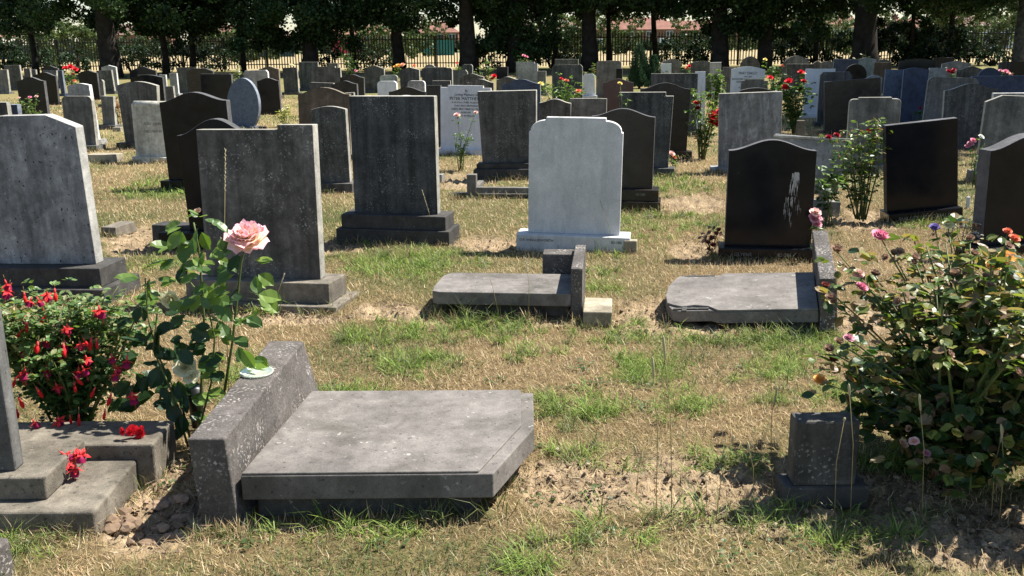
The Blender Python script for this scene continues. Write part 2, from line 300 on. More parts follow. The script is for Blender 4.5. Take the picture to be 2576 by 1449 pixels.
ROWS='''
8 52 164 h .9 flat dk|plain dark grey headstone second from the left end below the fence
-18 22 175 b 236 flat gr|light edged grey headstone cut by the left edge of the view
58 75 172 h .8 flat dk|small dark stone between the left edge headstones and the black curved pair
77 90 175 h .75 flat gr|smallest square grey stone left of the black curved headstones
102 146 166 h .85 ogee bk|farthest black curved headstone left of the red roses
100 138 176 h .72 flat gr|grey rectangular stone leaning before the farthest black curved headstone
83 145 182 b 264 ogee bk|black curved headstone standing just behind the large black one at far left
36 112 194 h .9 ogee bk|large black curved headstone above the pink budded rose bush at far left
146 157 177 h .8 flat db|narrow bluish stone beside the red roses at far left
195 245 177 h .85 ogee bk|black curved headstone directly right of the red roses at far left
246 287 177 b 236 flat dk|dark headstone with pale slanting edge before the white gabled one
256 296 164 b 228 gabl lg|pale gabled headstone near the big left tree trunk
248 258 200 h .7 rnd gr|narrow grey stone edge between the pale arched and dark headstones
182 242 210 b 366 arch lg|pale arched headstone with bright sunlit edge behind the rounded grey one
150 230 242 h .8 rnd gr|grey headstone with rounded shoulders just above the big left marble
252 285 242 b 325 flat gr|small grey headstone beside the pale arched one at left
-30 20 257 h .8 flat dg|dark headstone cut by the left edge above the big marble
20 42 263 h .75 flat db|small dark headstone with pale edge left of the pink budded bush
296 405 205 b 373 arch dk|tall grey arched headstone behind the cream scroll stone
322 392 168 h .85 ogee bk|black curved headstone lettered with a pale surname near the fence
325 410 189 h .85 wave bk|low black wavy topped headstone before the lettered black one
398 416 188 h .6 flat lg|small pale headstone with sunlit side right of the wavy black one
425 445 184 h .7 flat lg|small pale square stone left of the wide brown headstone
414 437 217 h .55 flat gr|small pale edged stone just right of the tall grey arch
444 497 169 h .85 flat dk|dark grey headstone behind the left end of the wide brown one
465 536 172 h .9 wclp kb|wide brown granite headstone with sloping right shoulder
500 583 186 h .85 flat bk|flat topped black headstone left of the blue oval
612 676 177 h .85 clip lg|pale headstone with clipped corners behind the blue oval
652 704 167 b 247 ogee br|brown curved headstone behind the pale clipped corner one
646 702 196 h .8 ogee bk|black curved headstone right of the blue oval
712 750 170 b 238 flat dk|dark square headstone beside the cream flowers near the fence
750 800 156 h .95 flat dg|tall dark headstone below the ivy covered tree
780 858 167 h .9 step dk|dark grey headstone with raised centre and stepped shoulders
826 850 159 h .85 flat gr|little grey stone peeping over the stepped shoulders headstone
853 915 187 b 252 ogee kb|dark curved headstone bearing a small round poppy plaque
833 899 203 h .8 ogee kb|brown black curved headstone behind the brown arched one
776 836 208 h .75 flat dk|low flat stone with bright top edge behind the brown arched one
743 875 220 h .95 shar br|broad brown arched headstone with shoulders behind the notched grey stone
870 893 233 h .7 flat dk|little dark stone touching the right of the brown arched headstone
787 877 267 b 480 arch dk|mottled arched headstone with pale patch between the two big dark stones
914 966 165 h .85 ogee dk|dark curved headstone against the fence left of the pale rounded ones
955 1000 189 h .8 rnd gn|greenish rounded headstone behind the bluish white one
949 998 204 h .8 rnd bw|bluish white rounded headstone above the big streaked dark stone
1005 1055 169 h .9 gabl dg|slate grey gently pointed headstone below the orange roses
1060 1137 169 h .95 rnds dg|dark headstone with cut corners left of the tan clipped one
1063 1097 162 h .9 half gr|far grey rounded headstone top behind the cut corner one
1024 1068 203 h .75 rnd lg|pale grey rounded headstone left of the pink spike of flowers
1138 1177 176 h .85 clip tn|tan clipped corner headstone by the red rose at the fence
1155 1216 185 h .8 ogee dk|brown grey curved headstone partly hiding the tan clipped one
1175 1241 199 h .8 ogee dk|curved dark headstone directly behind the white inscribed one
1087 1133 203 h .7 flat dg|low dark stone behind the pink spike of flowers
976 1070 219 h .8 ogee kb|black brown curved headstone just over the big streaked stone
978 1060 240 h .78 arch lg|pale arched stone barely showing over the big streaked dark stone
1073 1110 215 h .9 flat kb|dark brown flat headstone at the left edge of the white inscribed one
1160 1188 162 h .9 rnd dg|slate rounded stone at the foot of the big middle trunk
1247 1275 168 h .9 flat bk|black stone half hidden behind the tall rose right of the middle trunk
1250 1303 193 h .85 ogee dk|curved dark headstone behind the blue black curved one
1264 1360 199 h .9 ogee db|blue black curved headstone beside the yellow rose bush
1298 1352 156 h .95 stpr lg|pale grey headstone below the pink rose by the fence
1352 1373 179 h .7 flat gr|little grey stone right of the pale grey headstone by the fence
1396 1454 149 h .95 flat dk|far dark rectangular stone rising above the cut cornered grey one
1390 1466 163 h .95 clip dg|grey headstone with cut corners behind the red and yellow rose bush
1467 1497 186 b 248 clip bw|bluish white narrow headstone between two grey ones
1499 1561 153 b 246 rnd tn|tall tan grey headstone left of the conifer
1551 1566 172 h .8 flat bk|narrow black stone beside the conifer
1519 1594 198 h .9 ogee rd|red brown curved headstone with a yellow rose before it
1640 1754 185 h 1.0 flat dg|wide dark flat headstone right of the conifer
1753 1778 180 h 1.0 flat bw|narrow white headstone right of the wide dark flat one
1433 1524 248 h .75 flat tn|low wide tan stone behind the dark curved granite
1355 1434 249 h .75 ogee dk|small curved dark headstone above the white marble
1666 1712 148 h .95 ogee tn|far tan curved headstone right of the conifer
1739 1795 153 h .95 arch dk|far arched grey headstone behind the narrow white one
1788 1816 157 h .95 flat lg|far pale stone beside the tall pale rose
1664 1690 160 h .8 flat bw|small white stone right of the conifer behind withered roses
1819 1845 169 h .9 flat dk|dark stone with bright top left of the white inscribed arch
1864 1912 142 h 1.0 half dk|far rounded dark headstone rising above the white inscribed arch
1865 1930 199 h .8 wstp tn|tan stepped headstone before the white inscribed arch
1860 1945 221 h .8 arch kb|dark arched headstone peeping over the big streaky marble
1970 2038 140 h 1.0 half gr|far rounded grey headstone left of the shaded pair
1979 2034 147 h .9 flat dk|flat shaded headstone before the far rounded grey one
1981 2045 161 h .85 flat dg|dark flat headstone behind the ivy covered white one
2043 2070 154 h .8 shar dk|shaded carved headstone above the ivy covered white one
2068 2098 154 h .85 arch tn|small tan stone left of the navy slab
2098 2157 149 h .95 flat db|navy blue flat headstone by the wide right trunk
2159 2205 144 h .95 gabl gn|pale gabled headstone below the cream shrub
2207 2242 150 h .9 wave tn|far wavy topped tan stone right of the pale gabled one
2200 2240 157 h .85 flat br|brown square stone right of the pale gabled one
2127 2180 161 h .85 half bk|black round topped headstone with a slanting edge
2030 2100 173 h .95 flat bw|white headstone overgrown with dark leaves beside the red roses
2066 2142 181 h .95 clip dg|shaded slate headstone behind the broad tilted dark one
2080 2218 200 b 338 flat kb|broad dark brown headstone with top edge rising to the right
2179 2220 189 h .85 wave lg|pale wavy edged stone peeping above the broad tilted dark one
2219 2264 175 b 312 flat bl|blue grey flat headstone between the broad dark one and the navy arch
2266 2325 170 b 316 arch db|tall navy arched headstone in the shade
2324 2442 195 b 345 clip gr|grey streaked headstone with clipped corners in the shade
2389 2513 210 h .9 ogee dg|dark green black curved headstone before the clipped grey one
2483 2620 241 h .9 wclp gr|grey headstone cut by the right edge above the big black one
2506 2620 234 h .85 flat lg|pale stone barely showing behind the right edge grey headstone
2132 2254 245 b 432 rnds gr|pale grey headstone with round corners behind the tall rose bush at right
2265 2350 148 h .95 wave bk|far black wavy headstone before the hedge at right
2352 2400 145 h .95 flat kb|far square black stone right of the wavy black one
2375 2443 153 h .95 gabl lg|far pale gabled headstone behind the dark red roses
2410 2480 167 h .9 ogee dk|curved dark headstone right of the dark red roses
2460 2515 170 h .9 half db|round topped bluish headstone behind the pink peonies
2452 2600 191 h .9 flat db|wide blue black headstone below the pink peonies
2515 2546 155 h .95 arch dg|dark arched stone at right left of the last black one
2544 2600 155 h .95 flat bk|last black headstone at the right edge near the lichened trunk
2340 2378 171 h .9 flat lg|pale topped stone left of the dark red roses
'''
EX={'curved headstone lettered':dict(text_fn=t_scott)}
for ln in ROWS.strip().splitlines():
    a,lab=ln.split('|'); a=a.split(); kw={}
    if 'lettered with' in lab: kw['text_fn']=t_scott
    if 'narrow black stone beside' in lab: kw['plinths']=()
    if 'broad dark brown headstone' in lab: kw.update(roll=4,yaw=-3)
    if 'slanting edge before' in lab or 'bright sunlit edge' in lab: kw.update(roll=3.5)
    if 'tall grey arched' in lab: kw.update(tp=.05)
    if 'leaning before' in lab: kw.update(pitch=-6)
    headstone(float(a[0]),float(a[1]),float(a[2]),a[3],float(a[4]),a[5],a[6],lab,**kw)
headstone(1841,1922,167,'h',.95,'arch','bw','white arched headstone with dark inscription near the red rose hedge',text_fn=t_mary)
# --- second and third rows, larger in view ---
headstone(-56,227,291,'b',752,'wclp','mg','large mottled grey marble headstone with clipped shoulders at the left edge',thick=.085,plinths=((.13,.075,.42),(.085,.12,.30)),pm='bs',yaw=-9)
headstone(478,791,312,'b',772,'ntch','fd','tall dark grey headstone with notched top behind the pink rose',thick=.085,plinths=((.155,.028,.44),(.09,.125,.30)),pm='cn',yaw=-10)
r_,w_,H_,yf_,z_=headstone(438,640,299,'h',.97,'ogeb','bk','black wavy topped headstone hidden behind the notched grey one',thick=.09,plinths=((.17,.13,.34),),yaw=-9,tp=.03)
headstone(410,588,232,'b',476,'ogee','bk','large black headstone with gentle curved top behind the notched grey one',thick=.10,plinths=((.05,.11,.3),),yaw=-9)
headstone(877,1096,242,'b',606,'flat','dg','big square charcoal streaked headstone on a two step plinth',thick=.09,plinths=((.12,.10,.34),(.085,.11,.27)),pm='bs',yaw=-11)
def t_white(o,w,H,yf,z):
    text('D.P. WRIGLESWORTH',.026,(-w/2-.055,yf-.077,z-.048),o,M_ltr,align='LEFT',name='plinth_lettering'); text('82-280',.028,(w/2-.06,yf-.077,z-.048),o,M_ltr,align='LEFT',name='plinth_lettering')
headstone(1323,1557,296,'b',627,'scal','wh','white marble headstone with scalloped shoulders on a white plinth',thick=.075,plinths=((.08,.115,.228),),yaw=-8,text_fn=t_white)
def t_black(o,w,H,yf,z):
    text('GLYENS',.035,(-w*.4,yf-.087,z-.055),o,M_ltw,align='LEFT',name='plinth_lettering'); text('82-286',.035,(w*.1,yf-.087,z-.055),o,M_ltw,align='LEFT',name='plinth_lettering')
    mb=MB(); rr=random.Random(4); tz=H-.215; tx=.17   # white streaks of bird droppings: one splash running down in three trails
    for k in range(150):
        tr=rr.choice((0,1,2,3)); u=rr.random(); ln=(.05,.30,.36,.27)[tr]; z0=tz-ln*u**1.1; sp=(.0,-.060,-.022,.026)[tr]; x=tx+sp*min(1,(tz-z0)/.22)+rr.gauss(0,.010*(1-.6*u)+.003)
        q=rr.uniform(.0010,.0036)*(1.25-u); l=rr.uniform(.012,.05); y=yf-.0016-k*.000004
        mb.add([(x-q,y,z0),(x-q*.4,y,z0-l),(x+q*.4,y,z0-l),(x+q,y,z0),(x,y,z0+q*2)],[(0,1,2,3,4)])
    mb.build('bird_dropping',plain('dropping',(.42,.42,.40),.9),o)
headstone(1826,2040,352,'b',647,'ogee','bk','black polished headstone streaked with white bird droppings',thick=.09,plinths=((.05,.075,.26),),yaw=-9,text_fn=t_black)
headstone(1203,1351,229,'b',447,'flat','dk','tapering brown grey headstone standing inside a stone kerb',thick=.09,plinths=((.06,.11,.34),(.03,.06,.25)),pm='bs',yaw=-10,tp=.025)
def t_num(o,w,H,yf,z): text('83-280',.03,(w*.25,yf-.097,z-.05),o,M_ltw,align='LEFT',name='plinth_lettering')
headstone(1478,1637,273,'b',530,'ogee','kb','brown black granite headstone with a curved top behind the white marble',thick=.09,plinths=((.08,.10,.36),(.06,.105,.28)),yaw=-10,text_fn=t_num)
headstone(1554,1688,232,'b',440,'stpr','dg','streaked slate headstone with a stepped right shoulder',thick=.08,plinths=((.03,.09,.24),),yaw=-10,tp=.04)
headstone(1606,1730,208,'b',396,'ogee','kb','tall dark brown headstone with a wavy top and pink flower reflection',thick=.08,plinths=((.05,.09,.26),),yaw=-8,tp=.02)
headstone(1810,1964,233,'b',434,'flat','mv','grey marble headstone with pale diagonal streaks beside the red roses',thick=.08,plinths=((.09,.07,.3),),yaw=-8)
headstone(1105,1232,215,'b',388,'wstp','bw','white inscribed headstone behind the small peach rose',thick=.075,plinths=((.02,.08,.2),),yaw=-9,text_fn=t_peter)
def t_phil(o,w,H,yf,z): text('PHILLIPS MEMORIALS',.046,(-.02,yf-.092,z-.065),o,M_ltw,name='plinth_lettering',shear=.25)
headstone(2241,2418,305,'b',551,'flat','bk','leaning square black headstone with lettered plinth near the right bush',thick=.09,plinths=((.01,.085,.26),),yaw=-4,roll=5.2,text_fn=t_phil)
headstone(2474,2720,338,'b',640,'ogee','bk','big black curved headstone cut by the right edge of the view',thick=.12,plinths=((.05,.09,.3),),yaw=14,roll=1)
# cream scroll stone
def scroll(o,w,H,yf,z):
    t_alan(o,w,H,yf,z); m=MB(); m.tube([(-w/2+.02,yf+.05,H-.0),(w/2,yf+.05,H-.0)],.055,14); m.build('scroll',MT['cr'],o)
headstone(333,425,262,'b',408,'flat','cr','cream stained headstone topped with a carved scroll',thick=.11,plinths=((.02,.08,.26),),yaw=-9,text_fn=scroll)
# blue oval
r_,w_,H_,yf_,z_=headstone(566,651,196,'b',322,'oval','bl','blue grey oval headstone with a pale rim',thick=.09,plinths=((-.05,.05,.24),),yaw=-14)
# tapered leaning white stone on a low base with support
P=G(2030,537); o=empty('gravestone',(P.x,P.y,0),'pale tapered leaning stone on a low base behind the bird streaked black one','headstone','headstones standing in the rows',(math.radians(-6),math.radians(2.5),math.radians(-12)))
k=dep((P.x,P.y,.4))/FPX; m=MB(); W2=95*k; Hh=zat(P.x,P.y+.1,347)
prism(m,[(-W2+.10,.17),(W2-.085,.17),(W2,Hh),(-W2,Hh+.03)],.1,.17); m.build('tablet',MT['lg'],o,.006)
m=MB(); m.box((-W2-.01,.085,Hh-.005),(W2+.01,.185,Hh+.018),0,Matrix.Rotation(math.radians(4.5)*0,4,'Y')); m.build('coping',MT['cr'],o,.004)
m=MB(); m.box((-.35,0,-.03),(.28,.3,.12)); m.build('plinth',MT['lg'],o,.006); FOOT.append((P.x,P.y+.15,.33,.15,0))
m=MB(); m.add([(.09,.02,.12),(.18,.02,.12),(.19,.0,.37),(.09,.0,.37),(.09,.09,.12),(.18,.09,.12),(.19,.07,.37),(.09,.07,.37)],[(0,1,2,3),(7,6,5,4),(1,5,6,2),(0,3,7,4),(3,2,6,7),(0,4,5,1)]); m.build('support',MT['lg'],o,.004)
# kerb set with corner post before the tapering headstone
P=G(1180,492); o=empty('grave_kerb',(P.x,P.y,0),'low stone kerb with one square corner post around a grave plot','kerb',None,(0,0,math.radians(-7)))
m=MB(); m.box((0,0,-.02),(.75,.07,.085)); m.box((0,.07,-.02),(.06,.62,.07)); m.build('kerb_rail',MT['tn'],o,.006)
m=MB(); m.box((-.02,-.01,-.02),(.075,.085,.215)); m.build('corner_post',MT['tn'],o,.006)
m=MB(); m.box((-.22,.02,-.03),(.95,.13,.02)); m.box((.1,-.06,-.04),(.85,-.005,.03)); m.build('footing',MT['bs'],o,.01)
FOOT.append((P.x+.35,P.y,.5,.08,0))
# short boundary post and a few low kerb blocks
for px,yb,w,d,h,mt,lab,nm,cat in((2013,347,.15,.13,.27,'cn','short square marker post on the lit grass beside the red rose bush','marker_post','post'),
  (250,408,.42,.25,.10,'sy','low pale slab with bright top between the left marble and the scroll stone','kerb_block','kerb'),
  (1585,631,.10,.08,.075,'sy','tiny pale block touching the right end of the white plinth','kerb_block','kerb'),
  (272,590,.14,.3,.06,'cn','low brown concrete block showing right of the big left marble','kerb_block','kerb'),
  (440,612,.40,.18,.14,'bs','dark low base half buried beside the pink rose','kerb_block','kerb'),
  (1098,455,.13,.12,.07,'lg','small rough pale stone lying left of the kerb','loose_stone','stone'),
  (-48,1475,.09,.09,.115,'ag','pale round cornered marker stone at the bottom left corner','marker_stone','marker'),
  (660,325,.16,.05,.05,'bs','small dark flower trough beside the yellow flowers','flower_trough','trough'),
  (293,330,.17,.12,.07,'sy','small pale footing stone left of the tall grey arch','kerb_block','kerb'),
  (2435,520,.03,.03,.09,'bw','thin white marker peg right of the leaning black headstone','marker_peg','peg')):
    P=G(px,yb); o=empty(nm,(P.x,P.y,0),lab,cat,None,(0,0,math.radians(R.uniform(-14,-6))))
    m=MB(); t=.82 if 'post' in nm else .97
    m.add([(-w/2,0,-.03),(w/2,0,-.03),(w/2*t,d*.03,h),(-w/2*t,d*.03,h),(-w/2,d,-.03),(w/2,d,-.03),(w/2*t,d*.97,h),(-w/2*t,d*.97,h)],[(0,1,2,3),(7,6,5,4),(1,5,6,2),(0,3,7,4),(3,2,6,7),(0,4,5,1)])
    m.build('block',MT[mt],o,.012 if 'round' in lab else .006); FOOT.append((P.x,P.y+d/2,w/2,d/2,0))
# ---------------- foreground monuments ----------------
GRP='toppled memorials lying on the ground'
# near toppled memorial: base block on its side, tablet lying flat
o=empty('toppled_memorial',(-.9,2.85,0),'toppled grey memorial lying flat in the foreground with a speckled block at its left','headstone',GRP)
m=MB()
m.add([(x+.9,y-2.85,z) for x,y,z in((-1.018,2.823,-.03),(-.897,2.821,-.03),(-.919,2.823,.291),(-1.039,2.825,.290),(-.95,3.83,-.03),(-.80,3.82,-.03),(-.884,3.852,.291),(-1.03,3.858,.291))],[(0,1,2,3),(7,6,5,4),(1,5,6,2),(0,3,7,4),(3,2,6,7),(0,4,5,1)])
m.build('base_block',MT['ag'],o,.007,seg=3)
def flatslab(mb,ring,z0,z1):
    n=len(ring); mb.add([(x,y,z0) for x,y in ring]+[(x,y,z1) for x,y in ring],[tuple(range(n))[::-1],tuple(range(n,2*n))]+[(i,(i+1)%n,(i+1)%n+n,i+n) for i in range(n)])
m=MB(); flatslab(m,[(.012,.0),(.832,-.002),(.975,.375),(.980,.735),(.09,.765)],.062,.148); m.build('tablet',MT['sl'],o,.005,seg=3)
m=MB(); flatslab(m,[(.015,.004),(.785,.003),(.928,.385),(.930,.75),(.092,.76)],.148,.156); m.build('raised_panel',MT['sl'],o,.003,seg=2)
m=MB(); flatslab(m,[(.045,.05),(.76,.05),(.86,.33),(.87,.66),(.12,.68)],-.03,.061); m.build('footing',MT['bs'],o,.008)
FOOT.append((-.95,3.34,.08,.54,.04)); FOOT.append((-.47,3.22,.40,.36,0)); FOOT.append((-.08,3.36,.10,.2,0))
# glass disc
d=empty('glass_disc',(-.975,3.44,.293),'round clear glass disc lying on the speckled block','glass disc')
m=MB(); n=32; rr=.063
vs=[];fs=[]
for r,z in((0,.003),(rr*.86,.003),(rr*.9,.008),(rr,.009),(rr,.001),(0,.001)):
    vs+=[(r*math.cos(2*math.pi*i/n),r*math.sin(2*math.pi*i/n),z) for i in range(n)]
for k in range(5):
    for i in range(n): fs.append((k*n+i,k*n+(i+1)%n,(k+1)*n+(i+1)%n,(k+1)*n+i))
m.add(vs,fs,0,(1,1,1),True)
gm,t,b=newmat('clouded_glass'); b.inputs['Base Color'].default_value=(.72,.78,.62,1); b.inputs['Roughness'].default_value=.18; b.inputs['Transmission Weight'].default_value=.45
m.build('disc',gm,d)
d.rotation_euler=(.02,.0,.3)
# middle toppled memorial
o=empty('toppled_memorial',(.333,5.235,0),'middle toppled memorial with a sunlit square block at its right foot','headstone',GRP,(0,0,math.radians(-6)))
m=MB(); flatslab(m,[(-.81,.13),(-.80,.02),(-.76,-.004),(0,-.004),(0,.475),(-.76,.475),(-.80,.40)],.045,.12); m.build('tablet',MT['sl'],o,.005)
m=MB(); m.box((.0,.0,-.02),(.066,.66,.267)); m.build('base_block',MT['ag'],o,.006)
m=MB(); m.box((-.20,.55,.0),(-.002,.70,.228)); m.build('plinth_stub',MT['ag'],o,.006)
m=MB(); m.box((.074,-.14,-.03),(.235,.17,.055)); m.build('footing_block',MT['sy'],o,.007)
m=MB(); m.box((-.64,.04,-.03),(-.01,.42,.044)); m.build('footing',MT['bs'],o,.006)
FOOT+= [(0.0,5.5,.42,.25,-.1),(.48,5.25,.09,.17,-.1)]
# right toppled memorial with crosses
o=empty('toppled_memorial',(1.64,4.87,0),'right toppled memorial with carved crosses beside the big rose bush','headstone',GRP,(math.radians(4.0),math.radians(-4.5),math.radians(-15)))
k_=.95
ring=[(x*k_,y*1.04) for x,y in[(-.78,.03),(-.60,.035),(-.555,.0),(-.005,.0),(-.005,.64),(-.56,.66),(-.80,.63),(-.86,.55),(-.885,.42),(-.885,.27),(-.86,.14),(-.82,.05)]]
m=MB(); flatslab(m,ring,.045,.110); m.build('tablet',MT['sl'],o,.004)
m=MB(); flatslab(m,[(x*k_,y*1.04) for x,y in[(-.555,.004),(-.006,.003),(-.006,.637),(-.555,.655),(-.585,.60),(-.78,.60),(-.83,.63),(-.86,.55),(-.883,.42),(-.883,.27),(-.86,.14),(-.82,.105),(-.77,.075),(-.70,.095),(-.615,.075)]],.110,.122); m.build('raised_panel',MT['sl'],o,.003)
for yy in(.055,.655):
    m=MB(); m.box((-.775,yy-.011,.109),(-.58,yy+.011,.118)); m.box((-.725,yy-.034,.109),(-.70,yy+.034,.117)); m.build('carved_cross',MT['bs'],o)
m=MB(); m.add([(.0,-.02,0.0),(.088,-.02,0.0),(.088,-.02,.295),(.0,-.02,.295),(0,.97,.0),(.088,.97,.0),(.088,.97,.295),(0,.97,.295)],[(0,1,2,3),(7,6,5,4),(1,5,6,2),(0,3,7,4),(3,2,6,7),(0,4,5,1)]); m.build('base_block',MT['ag'],o,.006)
m=MB(); m.box((-.45,.05,-.08),(-.002,.60,.044)); m.build('footing',MT['bs'],o,.006)
FOOT+= [(1.32,5.25,.40,.34,-.26),(1.79,5.35,.05,.5,-.26)]
# left foreground memorial
o=empty('gravestone',(-1.6,2.77,0),'foreground headstone cut by the left edge on a wide double concrete base','headstone','headstones standing in the rows')
m=MB(); flatslab(m,[(-.6,.0),(.262,-.005),(.25,.40),(-.6,.40)],-.04,.069); m.build('lower_base',MT['cn'],o,.010,seg=3)
m=MB(); m.box((-.6,.392,-.04),(.312,.62,.127)); m.build('rear_base',MT['cn'],o,.010,seg=3)
m=MB(); m.box((-.6,.08,.069),(.075,.388,.150)); m.build('plinth',MT['cn'],o,.008,seg=3)
m=MB(); prism(m,outline('flat',.62,.80),.128,.190,0,.150,-.352); m.build('tablet',MT['gr'],o,.006)
FOOT.append((-1.68,3.07,.33,.31,0)); FOOT.append((-1.55,3.25,.24,.13,0))
# low dark memorial block at right
o=empty('memorial_block',(1.045,2.916,0),'small square dark memorial block beside the big rose bush','memorial')
m=MB(); m.box((-.142,0,-.03),(.142,.115,.055)); m.build('plinth',MT['bs'],o,.010)
m=MB(); m.box((-.110,.010,.055),(.098,.100,.285)); m.build('block',[MT['dk']],o,.007)
FOOT.append((1.045,2.97,.145,.055,0))
# ---------------- leaves, blooms, bushes ----------------
_LT=np.array([(0,0,0),(-.36,.33,.02),(.36,.33,.02),(0,.36,-.05),(-.34,.66,.0),(.34,.66,.0),(0,.68,-.06),(0,1,-.09)],float)
_LQ=np.array([(1,3,6,4),(3,2,5,6)]); _LR=np.array([(0,3,1),(0,2,3),(4,6,7),(6,5,7)])
def frames(D_,N_):
    D_=D_/np.linalg.norm(D_,axis=1,keepdims=True); X=np.cross(D_,N_); X/=np.linalg.norm(X,axis=1,keepdims=True)+1e-9
    return X,D_,np.cross(X,D_)
_RW=[(0,0),(.18,.30),(.42,.47),(.68,.40),(.87,.20),(1,0)]
_LT2=np.array([(0,0,0)]+[p for t_,w_ in _RW[1:-1] for p in ((-w_,t_+.02,.035-.07*t_*t_),(0,t_,-.05-.07*t_*t_),(w_,t_+.02,.035-.07*t_*t_))]+[(0,1,-.14)],float)
_Q2=[];_R2=[(0,2,1),(0,3,2)]
for i_ in range(3): b_=1+3*i_; _Q2+=[(b_,b_+1,b_+4,b_+3),(b_+1,b_+2,b_+5,b_+4)]
_R2+=[(10,11,13),(11,12,13)]
_Q2=np.array(_Q2);_R2=np.array(_R2)
def leafmesh2(P,D_,N_,L,w=.9):
    X,Y,Z=frames(D_,N_); L=np.asarray(L).reshape(-1,1,1)
    T=_LT2[None]*np.array([w,1,1]); V=P[:,None]+L*(T[...,0:1]*X[:,None]+T[...,1:2]*Y[:,None]+T[...,2:3]*Z[:,None])
    off=(np.arange(len(P))*14)[:,None,None]
    return V.reshape(-1,3),[(_Q2[None]+off).reshape(-1,4),(_R2[None]+off).reshape(-1,3)]
def leafmesh(P,D_,N_,L,w=.75):
    X,Y,Z=frames(D_,N_); L=np.asarray(L).reshape(-1,1,1)
    T=_LT[None]*np.array([w,1,1]); V=P[:,None]+L*(T[...,0:1]*X[:,None]+T[...,1:2]*Y[:,None]+T[...,2:3]*Z[:,None])
    n=len(P); off=(np.arange(n)*8)[:,None,None]
    return V.reshape(-1,3),[(_LQ[None]+off).reshape(-1,4),(_LR[None]+off).reshape(-1,3)]
def rv(n): v=NP.normal(size=(n,3)); return v/np.linalg.norm(v,axis=1,keepdims=True)
def lcol(n,cols,var=.25,k=8):
    cols=np.array(cols); c=cols[NP.integers(0,len(cols),n)]*(1+var*NP.uniform(-1,1,(n,1))); return np.repeat(c,k,axis=0)
GREEN=[(.035,.085,.02),(.05,.11,.025),(.03,.07,.02),(.07,.13,.03)]
YEL=[(.12,.20,.04),(.16,.24,.05),(.09,.16,.03)]
DRY=[(.24,.16,.09),(.18,.11,.06),(.30,.22,.13)]
_PB={}
def petal(u,v,kind): pass
def bloom_mesh(seed,base,tip,layers=5,n=6,R_=1.0,open_=1.0,droop=0.0,pw=1.0):
    """a rose head of cupped petals, unit radius; colours run from base to tip"""
    rr=random.Random(seed); V=[];F=[];Cc=[]; nu,nv=5,5
    for l in range(layers):
        q=l/(layers-1 if layers>1 else 1); ang=math.radians(12+ (72*open_+droop*20)*q); ln=(.55+.5*q); wd=.36+.30*q
        m=n if l else 3
        for k in range(m):
            a=2*math.pi*(k+.5*(l%2))/m+rr.uniform(-.2,.2); an=ang+rr.uniform(-.12,.12); s=rr.uniform(.88,1.1)
            o=len(V); wv=rr.uniform(0,6)
            for i in range(nv):
                v=i/(nv-1); bend=an+(v*v)*(.5*q) ; r=math.sin(an)*v*ln*s+.25*v*v*q*.4; z=math.cos(an)*v*ln*s*(1-.15*v*q)+.10*(1-q)*v
                for j in range(nu):
                    u=(j/(nu-1)-.5)*2; prof=math.sin(math.pi*min(1,.12+.80*v)) ** .5 if v<.99 else .62
                    ww=wd*prof*u*s; cup=-.22*u*u*v*(1-.3*q); rim=(.035 if pw==1 else .13)*math.sin(wv+u*(3 if pw==1 else 4.5))*v
                    x=r+cup*math.sin(an)*-1*-.6-.0; zz=z-cup*.55+rim
                    V.append((math.cos(a)*(r+cup*.5)-math.sin(a)*ww,math.sin(a)*(r+cup*.5)+math.cos(a)*ww,zz))
                    t=min(1,max(0,v*1.05+abs(u)*.2-.12))**1.5; f=rr.uniform(.96,1.04); t=t**pw; Cc.append(tuple(min(1,(base[c]*(1-t)+tip[c]*t)*f) for c in range(3)))
            for i in range(nv-1):
                for j in range(nu-1): b=o+i*nu+j; F.append((b,b+1,b+nu+1,b+nu))
    return V,F,Cc
PAL={'hero':((.97,.82,.42),(.95,.56,.68)),'pink':((.85,.30,.40),(.80,.32,.45)),'ppink':((.85,.55,.45),(.88,.62,.58)),'red':((.62,.015,.02),(.72,.03,.05)),'dred':((.30,.01,.02),(.35,.02,.04)),
 'yel':((.85,.65,.10),(.85,.75,.30)),'cream':((.80,.76,.45),(.82,.80,.60)),'white':((.75,.75,.68),(.80,.80,.75)),'oran':((.90,.45,.05),(.92,.55,.18)),'coral':((.85,.18,.08),(.85,.30,.18)),'peach':((.9,.5,.25),(.9,.55,.42)),'mauve':((.60,.25,.32),(.75,.40,.48)),'viol':((.16,.12,.35),(.25,.2,.5)),'dry':((.30,.18,.12),(.42,.28,.20)),'dkrd':((.20,.05,.03),(.28,.09,.07))}
_BM={}
def bloom(parent,loc,size,kind,up=(0,0,1),detail=1,name='bloom',droop=0):
    key=(kind,detail,R.randrange(3),droop)
    if key not in _BM:
        b,t=PAL[kind]; V,F,Cc=bloom_mesh(hash(key)&255,b,t,{0:3,1:4,2:6}[detail],{0:4,1:5,2:7}[detail],open_=.55 if kind in('dry','dkrd') else (1.06 if kind=='hero' else 1.0),droop=droop,pw=1.7 if kind=='hero' else 1.0)
        me=bpy.data.meshes.new('bloom'); me.from_pydata(V,[],F); me.polygons.foreach_set('use_smooth',[True]*len(F))
        a=me.color_attributes.new('col','FLOAT_COLOR','POINT'); c=np.ones((len(V),4),np.float32); c[:,:3]=np.array(Cc); a.data.foreach_set('color',c.ravel()); me.materials.append(M_petal); _BM[key]=me
    o=bpy.data.objects.new(name,_BM[key]); C.objects.link(o); o.parent=parent; o.location=loc; o.scale=(size,)*3
    o.rotation_euler=Vector(up).to_track_quat('Z','Y').to_euler(); o.rotation_euler.rotate_axis('Z',R.uniform(0,6)); return o
